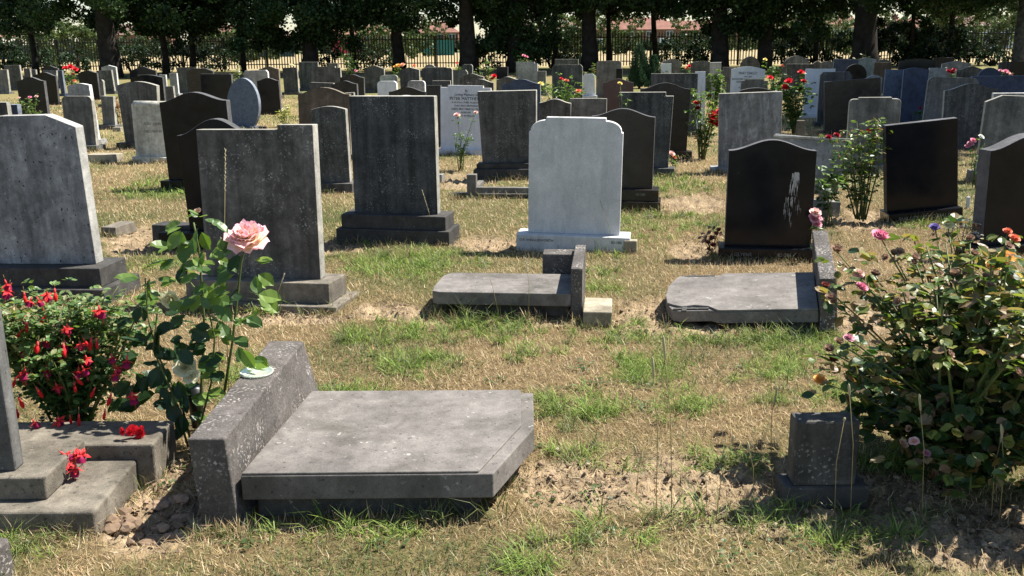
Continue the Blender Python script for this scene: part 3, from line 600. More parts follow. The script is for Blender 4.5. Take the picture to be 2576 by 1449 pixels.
def bush(name,label,cat,px,yb,yt,wpx,nst=8,nleaf=300,leaf=.035,cols=GREEN,tips=YEL,blooms=(),dry=.0,depth=None,group='flowering bushes between the graves',lean=0,flat=.35,z0=.15,dryb=0,wd=.7,skirt=0):
    P=G(px,yb); X0,Y0=P.x,P.y; D=dep((X0,Y0,.4)); H=zat(X0,Y0,yt); Wd=wpx*D/FPX/2; dp=depth or Wd
    o=empty(name,(X0,Y0,0),label,cat,group); m=MB(); ends=[]
    for i in range(nst):
        a=R.uniform(0,6.28); r=math.sqrt(R.random()); h=H*(1-flat*r*r)*R.uniform(.72,1.0)
        e=Vector((math.cos(a)*r*Wd+lean,math.sin(a)*r*dp,h)); b=Vector((R.uniform(-.04,.04),R.uniform(-.04,.04),-.02)); mid=b.lerp(e,.5)+Vector((R.uniform(-.05,.05),R.uniform(-.05,.05),.06*H))
        pts=[b,b.lerp(mid,.6)+Vector((0,0,.02)),mid,mid.lerp(e,.6)+Vector((0,0,.02)),e]; q=.0055*H/.8+.0015
        m.tube(pts,[q,q*.85,q*.7,q*.5,q*.3],5); ends.append(pts)
    for i in range(skirt):
        a=R.uniform(0,6.28); r=R.uniform(.6,1.0); e=Vector((math.cos(a)*r*Wd*.9+lean,math.sin(a)*r*dp*.9,H*R.uniform(.03,.38))); b=Vector((R.uniform(-.04,.04),R.uniform(-.04,.04),-.02)); mid=Vector((e.x*.5,e.y*.5,e.z*.7+.07)); pts=[b,b.lerp(mid,.6),mid,mid.lerp(e,.55),e]; m.tube(pts,[.0055,.005,.0042,.003,.002],5); ends.append(pts)
    for bq in blooms:
        Q=at(bq[0],bq[1],bq[4] if len(bq)>4 else Y0-.3*dp); e=Vector((Q.x-X0,Q.y-Y0,Q.z-.004)); b=Vector((R.uniform(-.04,.04),R.uniform(-.04,.04),-.02)); mid=Vector((e.x*.35,e.y*.35,e.z*.55)); pts=[b,b.lerp(mid,.6),mid,mid.lerp(e,.55)+Vector((0,0,.01)),e]; q=.0045*H/.8+.0015; m.tube(pts,[q,q*.85,q*.7,q*.5,q*.35],5); ends.append(pts)
    nst=len(ends)
    m.build('stem',M_stem,o)
    n=nleaf//4; k=NP.integers(0,nst,n); t=NP.random(n)**.65*(1-z0)+z0; pt=np.array([[tuple(p) for p in e] for e in ends]); seg=np.minimum((t*4).astype(int),3); f=(t*4-seg)[:,None]
    B=pt[k,seg]*(1-f)+pt[k,seg+1]*f; spread=np.minimum(Wd*.30*(.5+t)[:,None]+.02,.13 if Y0<4.5 else 9)
    B=B+rv(n)*spread*NP.random((n,1))*np.array([1,dp/Wd if Wd else 1,.8]); B[:,2]=np.maximum(B[:,2],.03)
    dirs=rv(n)*np.array([1,1,.35])+np.array([0,0,-.05]); Ps=[];Ds=[];Ns=[];Ls=[]
    for q in range(4):
        ax=(q-1.5)*.55; cs,sn=math.cos(ax),math.sin(ax)
        d=np.stack([dirs[:,0]*cs-dirs[:,1]*sn,dirs[:,0]*sn+dirs[:,1]*cs,dirs[:,2]-.15*(abs(q-1.5)-.5)],1)+rv(n)*.18; d/=np.linalg.norm(d,axis=1,keepdims=True)
        Ps.append(B+d*leaf*.35); Ds.append(d); Ns.append(np.array([0,0,1.])+rv(n)*.6); Ls.append(leaf*NP.uniform(.6,1.25,n))
    P_=np.concatenate(Ps);D_=np.concatenate(Ds);N_=np.concatenate(Ns);L_=np.concatenate(Ls); K=14 if Y0<4.5 and leaf>.03 else 8; V,Gp=(leafmesh2 if K==14 else leafmesh)(P_,D_,N_,L_,wd)
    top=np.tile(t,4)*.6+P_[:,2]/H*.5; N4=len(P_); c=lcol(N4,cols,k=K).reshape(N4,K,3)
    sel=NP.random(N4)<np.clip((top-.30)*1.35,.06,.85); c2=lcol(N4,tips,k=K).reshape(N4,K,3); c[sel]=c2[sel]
    if dry: s3=NP.random(N4)<dry; c3=lcol(N4,DRY,k=K).reshape(N4,K,3); c[s3]=c3[s3]
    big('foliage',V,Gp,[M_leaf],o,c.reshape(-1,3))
    det=2 if Y0<5 else (1 if Y0<14 else 0)
    for b in blooms:
        bx,by,sz,kd=b[:4]; yy=b[4] if len(b)>4 else Y0-.3*dp
        Q=at(bx,by,yy); s=sz*(.8 if sz<70 else 1)*dep(Q)/FPX/2; bloom(o,(Q.x-X0,Q.y-Y0,Q.z),s*.85,kd,(R.uniform(-.35,.35),-.55,1),det)
    for i in range(dryb):
        e=ends[R.randrange(nst)][-1]; bloom(o,(e.x+R.gauss(0,.03),e.y+R.gauss(0,.03),e.z*R.uniform(.75,1.02)),R.uniform(.012,.02),'dry',(R.uniform(-1,1),-.4,.6),0,'withered_bloom')
    return o
# big rose bush at right
rb=[(2215,594,58,'pink',3.45),(2532,650,62,'oran',3.15),(2500,668,50,'oran',3.1),(2552,600,40,'coral',3.3),(2535,582,30,'coral',3.35),(2168,722,40,'pink',3.3),(2062,955,44,'oran',3.05),(2385,566,40,'cream',3.6),(2352,572,34,'viol',3.62),(2300,604,30,'dry',3.5),(2240,756,30,'dkrd',3.3),(2105,630,46,'dry',3.6),(2160,690,40,'ppink',3.35),
 (2085,880,40,'dry',3.0),(2110,860,34,'dry',3.0),(2095,905,36,'dkrd',2.98),(2135,850,36,'mauve',3.0),(2370,1010,48,'dry',2.95),(2420,1035,44,'mauve',2.9),(2335,1045,44,'dry',2.95),(2300,1110,34,'ppink',2.85),(2330,1140,30,'mauve',2.85),(2405,1090,36,'yel',2.85),(2450,640,40,'dry',3.2),(2480,700,40,'dry',3.1),(2400,690,38,'dry',3.2),(2300,650,36,'dry',3.3),(2250,640,36,'dry',3.4),(2560,700,44,'yel',3.1),(2200,690,36,'dry',3.4),(2090,750,40,'dry',3.3),(2075,720,36,'dkrd',3.4),(2490,720,36,'dry',3.0),(2440,600,34,'dry',3.4),(2340,700,34,'dry',3.2),(2540,760,34,'dry',3.0)]
bush('rose_bush','large rose bush with dark glossy leaves and orange and pink blooms at right','rose bush',2430,1205,600,690,44,7400,.044,[(.028,.066,.02),(.04,.085,.026),(.055,.10,.03)],[(.13,.18,.045),(.20,.22,.06),(.09,.14,.035),(.26,.20,.09)],rb,.16,depth=.46,z0=.12,dryb=90,wd=.78,lean=.02,flat=.12,skirt=40)
bush('rose_bush','low spray of rose leaves reaching left beside the square memorial block','rose bush',2290,1150,850,340,10,760,.05,[(.02,.05,.016),(.03,.07,.02)],[(.10,.19,.04),(.06,.12,.03)],(),.08,depth=.25,dryb=10,wd=.78,z0=.3)
# hero rose: three canes, each drawn by hand
def cane_rose():
    P=G(498,1100); o=empty('rose_plant',(P.x,P.y,0),'tall rose with one large pink and yellow bloom before the notched stone','rose plant','flowering bushes between the graves')
    m=MB(); Y=P.y
    canes=[[(500,1105),(515,830),(506,700),(500,625),(487,560)],[(560,1010),(585,860),(598,740),(607,660),(621,606)],[(478,1095),(455,1010),(400,900),(372,800),(365,700)],[(490,1100),(532,960),(540,850),(520,760),(470,700)],[(470,1090),(430,980),(385,880),(395,790)]]
    pts=[]
    for ci,cn in enumerate(canes):
        q=[at(x,y,Y-(.03*ci-.05)) for x,y in cn]; q[0].z=max(q[0].z,0) if ci==1 else -.01; q=[v-Vector((P.x,P.y,0)) for v in q]
        fine=[]
        for i in range(len(q)-1):
            for s in(0,.5): fine.append(q[i].lerp(q[i+1],s))
        fine.append(q[-1]); r0=.0058 if ci<2 else .0045
        m.tube(fine,[r0*(1-.5*i/len(fine)) for i in range(len(fine))],6); pts.append(fine)
        for i in range(34):   # thorns
            k=R.randrange(len(fine)-1); p=fine[k].lerp(fine[k+1],R.random()); a=R.uniform(0,6.28); d=Vector((math.cos(a),math.sin(a),.3))
            m.tube([p+d*.003,p+d*.011],[.0016,.0002],4)
    m.build('stem',M_stem,o)
    # leaves at chosen places  (px,py, length px, direction in the picture in degrees, dark?)
    LV=[(455,560,52,200,0),(470,605,60,260,0),(540,555,46,320,0),(495,575,66,268,0),(455,580,60,235,0),(555,600,40,300,0),(430,618,52,165,0),(425,655,60,190,0),(470,660,60,250,1),(540,640,50,10,0),(560,660,44,330,0),(500,690,56,200,0),(590,690,62,205,0),(560,705,50,215,0),(640,655,46,5,0),(650,690,54,335,0),(640,700,44,290,0),(570,740,50,195,0),(600,730,44,230,1),(650,740,60,350,0),(640,790,54,200,0),(620,800,50,340,0),(655,752,60,330,0),
        (350,700,62,170,0),(395,700,52,350,0),(340,755,60,5,0),(400,745,54,175,0),(430,760,50,340,0),(490,760,52,190,0),(470,790,60,215,1),(530,750,58,350,0),(545,770,56,320,0),(440,820,60,200,1),(480,830,54,330,1),(560,830,50,195,0),(590,850,48,350,0),(610,880,56,300,0),(600,905,46,330,0),(640,905,50,350,0),(560,900,48,200,1),(520,870,52,180,1),(500,910,52,340,0),(545,930,44,200,0),
        (355,770,50,250,1),(330,800,54,200,1),(400,830,70,260,1),(360,860,60,160,1),(440,870,70,300,1),(345,900,56,210,1),(410,920,66,240,1),(370,950,60,225,1),(440,960,64,270,1),(390,990,70,200,1),(350,1010,66,190,1),(420,1020,56,310,1),(460,1040,56,265,1),(480,1000,50,350,0),(500,1050,48,330,0),(330,960,60,215,1),(310,1000,56,225,1),(520,990,50,10,0),(380,760,60,95,0),(600,640,52,240,1),(585,665,50,200,0),(470,545,30,20,0),(500,540,30,150,0),(515,552,36,350,0)]
    for cn,dk in((canes[0],0),(canes[1],0),(canes[2],1),(canes[3],1),(canes[4],1),(canes[0],1)):   # smaller leaves filling in along the canes
        for i in range(8):
            k=R.randrange(len(cn)-1); t=R.random(); x=cn[k][0]*(1-t)+cn[k+1][0]*t; y=cn[k][1]*(1-t)+cn[k+1][1]*t
            if cn is canes[1] and y<655: continue
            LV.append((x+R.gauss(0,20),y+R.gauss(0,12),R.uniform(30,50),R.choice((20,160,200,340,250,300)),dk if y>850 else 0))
    Ps=[];Ds=[];Ns=[];Ls=[];cols=[]
    for x,y,l,a,dk in LV:
        for s in range(3 if dk else 2):
            xx=x+R.uniform(-14,14)*(s>0); yy=y+R.uniform(-12,12)*(s>0); p=at(xx,yy,Y+R.uniform(-.10,.05)); a2=math.radians(a+R.uniform(-35,35)*(s>0)); k=dep(p)/FPX
            d=Vector((math.cos(a2),R.uniform(-.7,.1),math.sin(a2))).normalized()
            Ps.append(p-Vector((P.x,P.y,0))); Ds.append(d); Ns.append((R.uniform(-.6,.3),R.uniform(-.7,.1),R.uniform(.5,1))); Ls.append(l*k*(.88 if s==0 else .66))
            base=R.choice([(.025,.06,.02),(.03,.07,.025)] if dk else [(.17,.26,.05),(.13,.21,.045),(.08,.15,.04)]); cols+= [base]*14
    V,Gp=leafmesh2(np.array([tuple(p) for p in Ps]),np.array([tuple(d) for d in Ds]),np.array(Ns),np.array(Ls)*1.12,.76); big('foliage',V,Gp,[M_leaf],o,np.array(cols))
    def bl(x,y,sz,kd,dy=0,up=(0,-.5,1),dt=2,nm='bloom',droop=0):
        Q=at(x,y,Y+dy); bloom(o,tuple(Q-Vector((P.x,P.y,0))),sz*dep(Q)/FPX/2*.9,kd,up,dt,nm,droop)
    bl(621,600,106,'hero',-.05,(.05,-.5,1)); bl(432,752,56,'cream',0,(-.2,-.9,-.2),1,'withered_bloom'); bl(462,620,24,'cream',0,(0,-.4,-1),0,'bud'); bl(497,534,24,'dry',0,(0,-.5,1),0,'bud')
    bl(466,924,58,'cream',-.04,(.1,-.7,.5),2); bl(480,945,44,'cream',-.05,(.3,-.9,.2),1)
    return o
cane_rose()
P=G(497,1062,0); o=empty('flower_vase',(P.x,P.y,0),'black plastic flower vase between the rose stems','vase')
m=MB(); m.tube([(0,0,-.02),(0,0,.05),(0,0,.155)],[.024,.028,.036],14); m.build('body',plain('black_plastic',(.012,.013,.015),.35,.5,.1),o)
# fuchsia
fb=[]
P=G(180,1135); FX,FY=P.x,P.y
fo=bush('fuchsia_bush','bushy fuchsia with drooping red and purple flowers at the left edge','fuchsia bush',188,1085,705,450,54,9800,.027,[(.075,.16,.05),(.10,.19,.06),(.05,.11,.035)],[(.17,.26,.09),(.13,.22,.07),(.25,.26,.12)],(),.01,depth=.24,z0=.05,dryb=0,wd=.85,flat=.15)
fx,fy=fo.location.x,fo.location.y
def fuchsia_mesh(seed,bud):
    rr=random.Random(seed); m=MB(); red=(.74,.02,.025); pk=(.82,.10,.10); pu=(.28,.012,.075)
    m.tube([(0,0,.018),(0,0,.0)],[.0008,.0008],4,0,(.3,.2,.08)); m.tube([(0,0,0),(0,0,-.008),(0,0,-.018)],[.0015,.0035,.003],7,0,pk)
    if bud: m.tube([(0,0,-.016),(0,0,-.026),(0,0,-.038),(0,0,-.045)],[.0035,.0065,.005,.0005],8,0,red)
    else:
        for k in range(5):
            a=2*math.pi*k/5+rr.uniform(-.2,.2); c,s=math.cos(a),math.sin(a); l=rr.uniform(.022,.030); w=.0062; dr=rr.uniform(-.012,.006)
            p=[(0.002,0,-.017),(l*.5,w,-.020+dr*.3),(l*.5,-w,-.020+dr*.3),(l,0,-.022+dr)]
            m.add([(x*c-y*s,x*s+y*c,z) for x,y,z in p],[(0,2,3,1)],0,[red,pk,pk,red])
        n=10; vs=[];cs=[]
        for r,z,cl in((.004,-.018,red),(.0115,-.026,pu),(.0125,-.034,pu),(.010+rr.uniform(0,.004),-.042,(.40,.015,.10))):
            for k in range(n): a=2*math.pi*k/n; q=r*(1+.12*math.sin(a*4)); vs.append((q*math.cos(a),q*math.sin(a),z)); cs.append(cl)
        m.add(vs,[(i*n+k,i*n+(k+1)%n,(i+1)*n+(k+1)%n,(i+1)*n+k) for i in range(3) for k in range(n)],0,cs,True)
        for k in range(4): m.tube([(0,0,-.03),(rr.uniform(-.005,.005),rr.uniform(-.005,.005),-.062)],[.0005,.0005],3,0,pk)
    me=bpy.data.meshes.new('flower'); me.from_pydata(m.v,[],m.f); me.polygons.foreach_set('use_smooth',m.sm)
    a=me.color_attributes.new('col','FLOAT_COLOR','POINT'); c=np.ones((len(m.v),4),np.float32); c[:,:3]=np.array(m.c); a.data.foreach_set('color',c.ravel()); me.materials.append(M_petal); return me
FM=[fuchsia_mesh(i,i>3) for i in range(6)]
FP=[(118,800),(160,832),(118,852),(250,785),(62,800),(92,758),(60,745),(118,745),(150,905),(200,870),(280,900),(160,875),(116,930),(62,935),(140,975),(292,940),(320,905),(42,1040),(90,985),(176,1055),(265,1040),(330,1000),(146,1060),(190,960),(330,1090),(110,1090),(25,735),(12,715),(52,880),(205,930),(240,985),(95,870),(215,905),(80,1065),(40,960),(230,860),(45,1010),(60,835),(280,1000)]
for i,(x,y) in enumerate(FP):
    for j in range(2 if i%2 else 1):
        x2=x+R.gauss(0,11)*(j>0); y2=y-12+R.gauss(0,12)*(j>0)
        Y=fy-.27+R.uniform(-.02,.06)+(1100-y)*.00035; Q=at(x2,y2,Y); fl=bpy.data.objects.new('flower',FM[R.randrange(6)]); C.objects.link(fl); fl.parent=fo; fl.location=(Q.x-fx,Q.y-fy,Q.z); s=R.uniform(.9,1.25); fl.scale=(s,s,s); fl.rotation_euler=(R.uniform(-.5,.5),R.uniform(-.5,.5),R.uniform(0,6))
bush('fuchsia_bush','fuchsia sprig with red flowers drooping over the concrete base','fuchsia bush',175,1165,1100,110,6,150,.026,[(.06,.13,.04)],[(.13,.22,.07)],(),depth=.06,z0=.2)
so_=C.objects[-1]
spr=[o_ for o_ in bpy.data.objects if o_.get('label','').startswith('fuchsia sprig')][0]
for x,y in((150,1135),(185,1140),(200,1130),(170,1150),(215,1135),(190,1165)):
    Q=at(x,y,3.0+R.uniform(0,.05)); fl=bpy.data.objects.new('flower',FM[R.randrange(4)]); C.objects.link(fl); fl.parent=spr; fl.location=Q-spr.location; fl.scale=(1.15,)*3; fl.rotation_euler=(R.uniform(-.8,.8),R.uniform(-.8,.8),R.uniform(0,6))
fc=empty('flower_cluster',tuple(at(345,1085,3.22)),'bright red double flower cluster beside the concrete base','flowers')
for i in range(7): bloom(fc,(R.gauss(0,.018),R.gauss(0,.01),R.gauss(0,.02)),R.uniform(.014,.02),'red',(R.uniform(-1,1),-.8,R.uniform(-.8,.6)),1)
mm=MB(); mm.tube([(0,.02,-.01),(.01,.05,-.10),(0,.06,-fc.location.z)],[.002,.002,.002],5); mm.build('stem',M_stem,fc)
# mid distance roses and shrubs
B=bush
B('rose_bush','red rose bush between the dark brown headstone and the streaky marble','rose bush',1765,398,190,90,12,900,.05,GREEN,YEL,[(1795,292,46,'red'),(1803,312,40,'red'),(1790,305,34,'red'),(1752,258,24,'red'),(1755,272,20,'dred'),(1812,280,34,'red')],z0=.12)
B('rose_bush','tall rose with yellowing leaves right of the bird streaked black headstone','rose bush',2165,546,268,140,12,1500,.042,GREEN,YEL+[(.2,.12,.06)],[(2105,340,26,'dred'),(2085,345,26,'dred'),(2185,330,20,'red'),(2120,455,26,'dkrd')],.06,z0=.1,dryb=8)
B('rose_bush','dark leaved rose spray leaning over the tapered white stone','rose bush',2085,560,365,110,6,330,.05,[(.02,.05,.02),(.03,.07,.02)],YEL,(),z0=.2)
B('rose_bush','large bush covered in red roses left of the leafy white headstone','rose bush',2000,338,165,100,14,1300,.07,GREEN,GREEN+YEL,[(1985,205,30,'red'),(2015,182,26,'red'),(2022,205,22,'red'),(1938,196,24,'red'),(1975,220,30,'red'),(2010,225,22,'dred'),(1960,235,24,'red')],z0=.1)
B('rose_bush','climbing rose with pale new leaves above the streaky marble','rose bush',1945,300,148,60,9,600,.075,GREEN,YEL,[(1968,166,16,'coral'),(1925,150,16,'yel')],dryb=6)
B('rose_bush','small peach rose bush before the white inscribed headstone','rose bush',1162,426,292,60,6,420,.032,GREEN,YEL,[(1150,290,24,'ppink'),(1197,283,15,'ppink')],z0=.1)
B('rose_bush','rose bush with yellow and red blooms above the white marble','rose bush',1410,292,180,120,12,900,.065,GREEN,YEL,[(1360,211,22,'yel'),(1425,203,18,'coral'),(1455,230,22,'coral'),(1412,198,14,'red')],z0=.15,dryb=5)
B('rose_bush','pink budded low rose bush above the big left marble','rose bush',78,318,248,88,9,420,.05,GREEN,YEL,[(75,245,14,'pink'),(92,243,14,'ppink'),(48,246,10,'ppink')],dryb=4)
B('rose_bush','bright red rose bush at left before the fence','rose bush',182,238,170,50,8,420,.07,GREEN,YEL,[(165,172,20,'red'),(178,168,24,'red'),(190,175,20,'red'),(184,187,14,'coral'),(205,192,14,'pink'),(187,203,15,'coral'),(228,197,16,'pink')])
B('rose_bush','red leaved low shrub between the pale and grey arched headstones','shrub',298,322,226,34,6,420,.05,[(.25,.10,.06),(.18,.08,.05),(.08,.10,.04)],[(.30,.13,.08)],())
B('rose_bush','pale climbing rose beside the cut cornered dark headstone','rose bush',1218,232,132,44,8,520,.07,GREEN,YEL,[(1225,168,9,'white'),(1244,192,22,'red'),(1238,198,16,'red')],dryb=4)
B('rose_bush','orange rose bush between two grey headstones below the trees','rose bush',1000,225,156,44,7,260,.06,GREEN,YEL,[(1003,165,18,'oran'),(1013,163,18,'peach'),(994,168,14,'oran'),(1042,165,14,'coral')])
B('rose_bush','tall dark leaved rose growing against the fence near the middle','rose bush',878,205,128,50,8,520,.10,GREEN,GREEN,[(895,178,12,'pink')],dryb=2)
B('rose_bush','pink rose at the fence above the pale grey headstone','rose bush',1320,208,138,50,6,300,.09,GREEN,GREEN,[(1318,140,14,'pink'),(1325,143,12,'pink')])
B('rose_bush','red rose left of the big middle trunk','rose bush',1150,215,160,66,6,300,.07,GREEN,YEL,[(1149,159,11,'red')],dryb=5)
B('rose_bush','reddish tipped rose shrub left of the tall tan headstone','rose bush',1483,222,148,28,6,420,.06,YEL,YEL+[(.3,.12,.06)],())
B('rose_bush','red rose clump before the far arched headstones','rose bush',1738,222,162,40,6,260,.06,GREEN,YEL,[(1735,167,20,'red'),(1748,172,16,'red'),(1729,171,16,'coral')],dryb=4)
B('rose_bush','tall pale rose with long stem right of the narrow white headstone','rose bush',1797,300,147,44,8,620,.07,YEL,YEL,[(1785,240,14,'dred')],dryb=5)
B('rose_bush','withered pale roses right of the conifer','rose bush',1678,222,162,44,5,200,.06,YEL,DRY,(),dryb=8)
B('rose_bush','dark red roses above the clipped grey headstone at right','rose bush',2395,262,172,60,7,260,.07,GREEN,GREEN,[(2392,181,26,'dred'),(2400,176,18,'dred'),(2385,178,16,'dred'),(2435,195,14,'dred'),(2448,200,14,'dred')])
B('rose_bush','pink peonies above the wide blue black headstone','peony',2528,262,172,50,6,200,.07,GREEN,GREEN,[(2530,180,20,'pink'),(2537,184,16,'ppink'),(2517,178,15,'mauve'),(2543,187,13,'pink')])
B('shrub','cream leaved shrub at the foot of the wide right trunk','shrub',2168,200,124,40,6,260,.10,[(.22,.24,.13),(.30,.30,.18)],[(.35,.34,.2)],())
B('shrub','yellow flowered clump between the blue oval and the brown arched headstone','flowers',720,318,272,44,7,300,.05,[(.25,.30,.10),(.18,.26,.06)],[(.45,.45,.15)],[(712,275,12,'cream'),(725,272,12,'cream'),(720,283,12,'cream'),(708,285,10,'yel')])
B('shrub','cream flowers beside the dark square headstone near the fence','flowers',734,205,158,20,4,60,.06,GREEN,GREEN,[(731,163,10,'cream'),(737,164,10,'cream')])
B('shrub','pale leaved tree seedling behind the blue oval','shrub',596,235,160,44,7,460,.06,YEL,[(.35,.33,.22)],[(600,180,10,'white')])
B('rose_bush','yellow rose in front of the red brown headstone','rose bush',1572,440,200,26,3,70,.05,GREEN,YEL,[(1560,210,17,'yel')])
B('rose_bush','tiny rose plant with a peach bloom beside the streaked slate headstone','rose plant',1690,432,384,22,3,24,.05,YEL,YEL,[(1689,387,24,'ppink'),(1697,395,16,'coral')])
B('rose_bush','red plant beside the clipped grey headstone in the shade','rose bush',2304,320,256,18,3,60,.05,GREEN,GREEN,[(2315,272,14,'dred')])
B('dried_flowers','brown withered hydrangea at the left foot of the bird streaked black headstone','flowers',1792,645,570,60,7,60,.03,DRY,DRY,[(1790,600,26,'dkrd'),(1802,590,24,'dkrd'),(1780,612,24,'dkrd'),(1795,618,26,'dkrd'),(1808,580,22,'dkrd'),(1782,628,18,'dkrd')],dryb=14)
B('artificial_flowers','large pink artificial flower beside the bird streaked black headstone','flowers',2052,648,545,30,3,24,.035,GREEN,GREEN,[(2050,550,48,'mauve'),(2052,535,42,'ppink'),(2056,565,36,'mauve')])
B('artificial_flowers','pink and white flowers at the left of the big black right edge headstone','flowers',2455,470,345,40,4,60,.04,GREEN,YEL,[(2441,362,26,'mauve'),(2449,354,24,'pink'),(2468,344,22,'white'),(2434,368,18,'pink')])
B('rose_bush','bush with white and lilac flower sprays behind the big rose bush','flowers',2425,640,520,90,12,380,.022,[(.35,.35,.28),(.28,.27,.2)],[(.5,.5,.42),(.4,.36,.45)],[(2352,575,16,'viol')],dryb=14)
# conifer: dense upright sprays
P=G(1608,222); o=empty('conifer',(P.x,P.y,0),'small dark green cone shaped conifer among the headstones','conifer')
D=dep((P.x,P.y,1)); Hc=zat(P.x,P.y,104); m=MB(); m.tube([(0,0,-.05),(0,0,Hc*.9)],[.05,.01],6); m.build('trunk',M_bark,o)
n=9000; k=NP.random(n); side=NP.random(n)<.25; z=np.where(side,k*Hc*.66,(1-np.sqrt(1-k*.985))*Hc*1.02); rad=np.where(side,.28*np.sqrt(np.clip(1-z/(Hc*.68),0,1)),.62*Hc/1.5*.62*np.clip(1-z/Hc,0,1)**.75)
a=NP.random(n)*6.283; rr_=rad*NP.uniform(.55,1.08,n)*(1+.25*np.sin(a*5+z*6)); Pp=np.stack([np.cos(a)*rr_+np.where(side,.48,0),np.sin(a)*rr_,z+.03],1)
Dd=np.stack([np.cos(a)*.35,np.sin(a)*.35,np.ones(n)],1)+rv(n)*.25; V,Gp=leafmesh(Pp,Dd,rv(n),NP.uniform(.05,.10,n),.35); big('crown',V,Gp,[M_far],o,lcol(n,[(.02,.055,.03),(.03,.075,.04),(.045,.09,.045)]))
# seeding grass stalks, one thing each
def stalk(px,yb,py,pt,head,label,kind='timothy',col=(.46,.41,.25)):
    P=G(px,yb); o=empty('grass_stalk',(P.x,P.y,0),label,'grass stalk','seeding grass stalks in the foreground'); T=at(pt,py,P.y); T=T-Vector((P.x,P.y,0)); k=dep((P.x,P.y,T.z))/FPX
    m=MB(); b=Vector((0,0,-.01)); mid=b.lerp(T,.55)+Vector((.012 if T.x<0 else -.012,0,0)); m.tube([b,mid,T],[.0016,.0013,.0011],5); m.build('stem',plain('straw_stem',(.30,.25,.12),.7) if 'straw_stem' not in bpy.data.materials else bpy.data.materials['straw_stem'],o)
    d=(T-mid).normalized(); L=head*k; m=MB()
    if kind=='timothy': m.tube([T-d*L,T-d*L*.9,T-d*L*.4,T-d*L*.08,T],[.0015,.0036,.0042,.0034,.0008],8,0,col)
    else:
        for i in range(26):
            t=i/26; q=T-d*L*(1-t); a=i*2.4; v=Vector((math.cos(a)*.35,math.sin(a)*.35,0))+d; m.tube([q,q+v*.006,q+v*.012],[.0004,.0016,.0003],4,0,col)
    m.build('seed_head',M_seed,o,color=True)
M_seed=vcol('seed_head_mat',.8,.2,.2)
for i,a in enumerate([(1650,1300,897,1641,58,'paler upright seed head left of the tallest pair in the middle foreground'),(1690,1290,843,1668,66,'tallest upright seed head in the middle foreground'),(1940,1130,972,1956,56,'leaning seed head right of the middle foreground pair'),(2495,1290,1068,2526,50,'pale seed head before the dark part of the big rose bush'),(2515,1300,1066,2518,42,'seed head just left of its taller twin at the big rose bush'),(2320,1290,990,2312,48,'slim seed head before the low rose spray'),(2140,1290,965,2135,34,'thin seed head rising above the square memorial block'),(2100,1290,1050,2125,10,'bent bare stalk crossing the square memorial block'),(1600,1240,1120,1596,24,'short seed head left of the bare soil stalks'),(1895,1260,1110,1880,30,'green leaning head between the soil and the memorial block'),(1800,1310,1095,1846,20,'brown forked stalk on the right part of the bare soil')]): stalk(*a)
for a in [(1093,606,478,1062,60,'pale feathery seed stalk across the right of the charcoal streaked headstone'),(575,1000,375,567,110,'tall feathery stalk before the notched dark headstone'),(553,990,600,556,60,'shorter feathery stalk left of the pink bloom'),(1545,628,505,1400+110,24,'thin grass stalk at the right of the white marble plinth'),(690,790,690,715,24,'bent grass stalk before the plinth of the notched headstone'),(1255,790,655,1215,30,'arching stalk over the middle toppled tablet'),(1330,795,650,1322,40,'straight pale stalk over the middle toppled tablet')]: stalk(*a,kind='f',col=(.52,.48,.36))
# ---------------- ground ----------------
SOIL=[(1700,1210,500,72),(2080,1290,300,52),(2440,1340,330,75),(2260,1230,140,42),(400,1290,180,85),(430,1180,90,50),(900,1312,300,12),(1625,785,110,42),(1880,808,240,28),(2250,795,170,38),(1250,790,190,20),(345,598,110,30),(960,772,85,20),(800,615,120,18),(1240,608,95,20),(1745,508,110,26),(2175,545,95,24),(1170,452,60,18),(1760,620,60,22),(700,790,160,14),(1700,388,60,14)]
LUSH=[(1130,812,170,36),(1290,820,110,40),(1560,825,140,40),(1790,825,110,40),(1975,842,150,42),(900,835,60,26),(1400,1010,90,40),(1500,1030,160,34),(1735,1010,90,34),(1010,655,210,36),(1480,700,90,30),(1560,600,140,40),(880,980,110,26),(1060,905,130,34),(1350,870,120,30),(1620,920,110,40),(2140,1000,130,50),(1960,930,80,40),(1800,1150,260,26),(1500,1120,90,20),(2180,1165,120,26),(60,1370,90,24),(990,1330,120,18),(1480,1350,200,14),(2100,1350,200,20),(1320,1420,90,20),(560,760,160,24),(390,470,110,26),(400,665,90,24),(1700,470,120,30),(1720,560,160,32),(1900,470,80,26),(2380,560,140,22),(600,930,90,60),(1960,1000,60,22)]
def pmask(x,y,spots,soft=.35,nz=.5):
    px,py=proj(x,y); n=(fbm(np.asarray(x)*5,np.asarray(y)*5,3)-.5)*nz*2; m=np.zeros(np.shape(px))
    for cx,cy,rx,ry in spots:
        d=np.sqrt(((px-cx)/rx)**2+((py-cy)/ry)**2)+n; m=np.maximum(m,np.clip((1-d)/soft+.5,0,1))
    return m*(y>1.5)*(y<16)
def soilm(x,y): return pmask(x,y,SOIL,.5,.55)
def footm(x,y,pad=0.0):
    m=np.zeros(np.shape(x),bool)
    for cx,cy,hx,hy,a in FOOT:
        c,s=math.cos(a),math.sin(a); dx=x-cx; dy=y-cy; m|=(np.abs(dx*c+dy*s)<hx+pad)&(np.abs(-dx*s+dy*c)<hy+pad)
    return m
def hgt(x,y):
    s=soilm(x,y); near=np.clip((14-y)/6,0,1)*np.clip((y-1)/.5,0,1)
    b=(fbm(x*.8,y*.8,3)-.5)*.05*near+ (fbm(x*6,y*6,3)-.5)*.018*near
    cl=(np.abs(fbm(x*24,y*24,4)-.5)*-.20+.022+(fbm(x*9+5,y*9,3)-.5)*.06)
    return np.where(y<20,b-.012*near,0)*1.0+s*(cl-.018)-.01
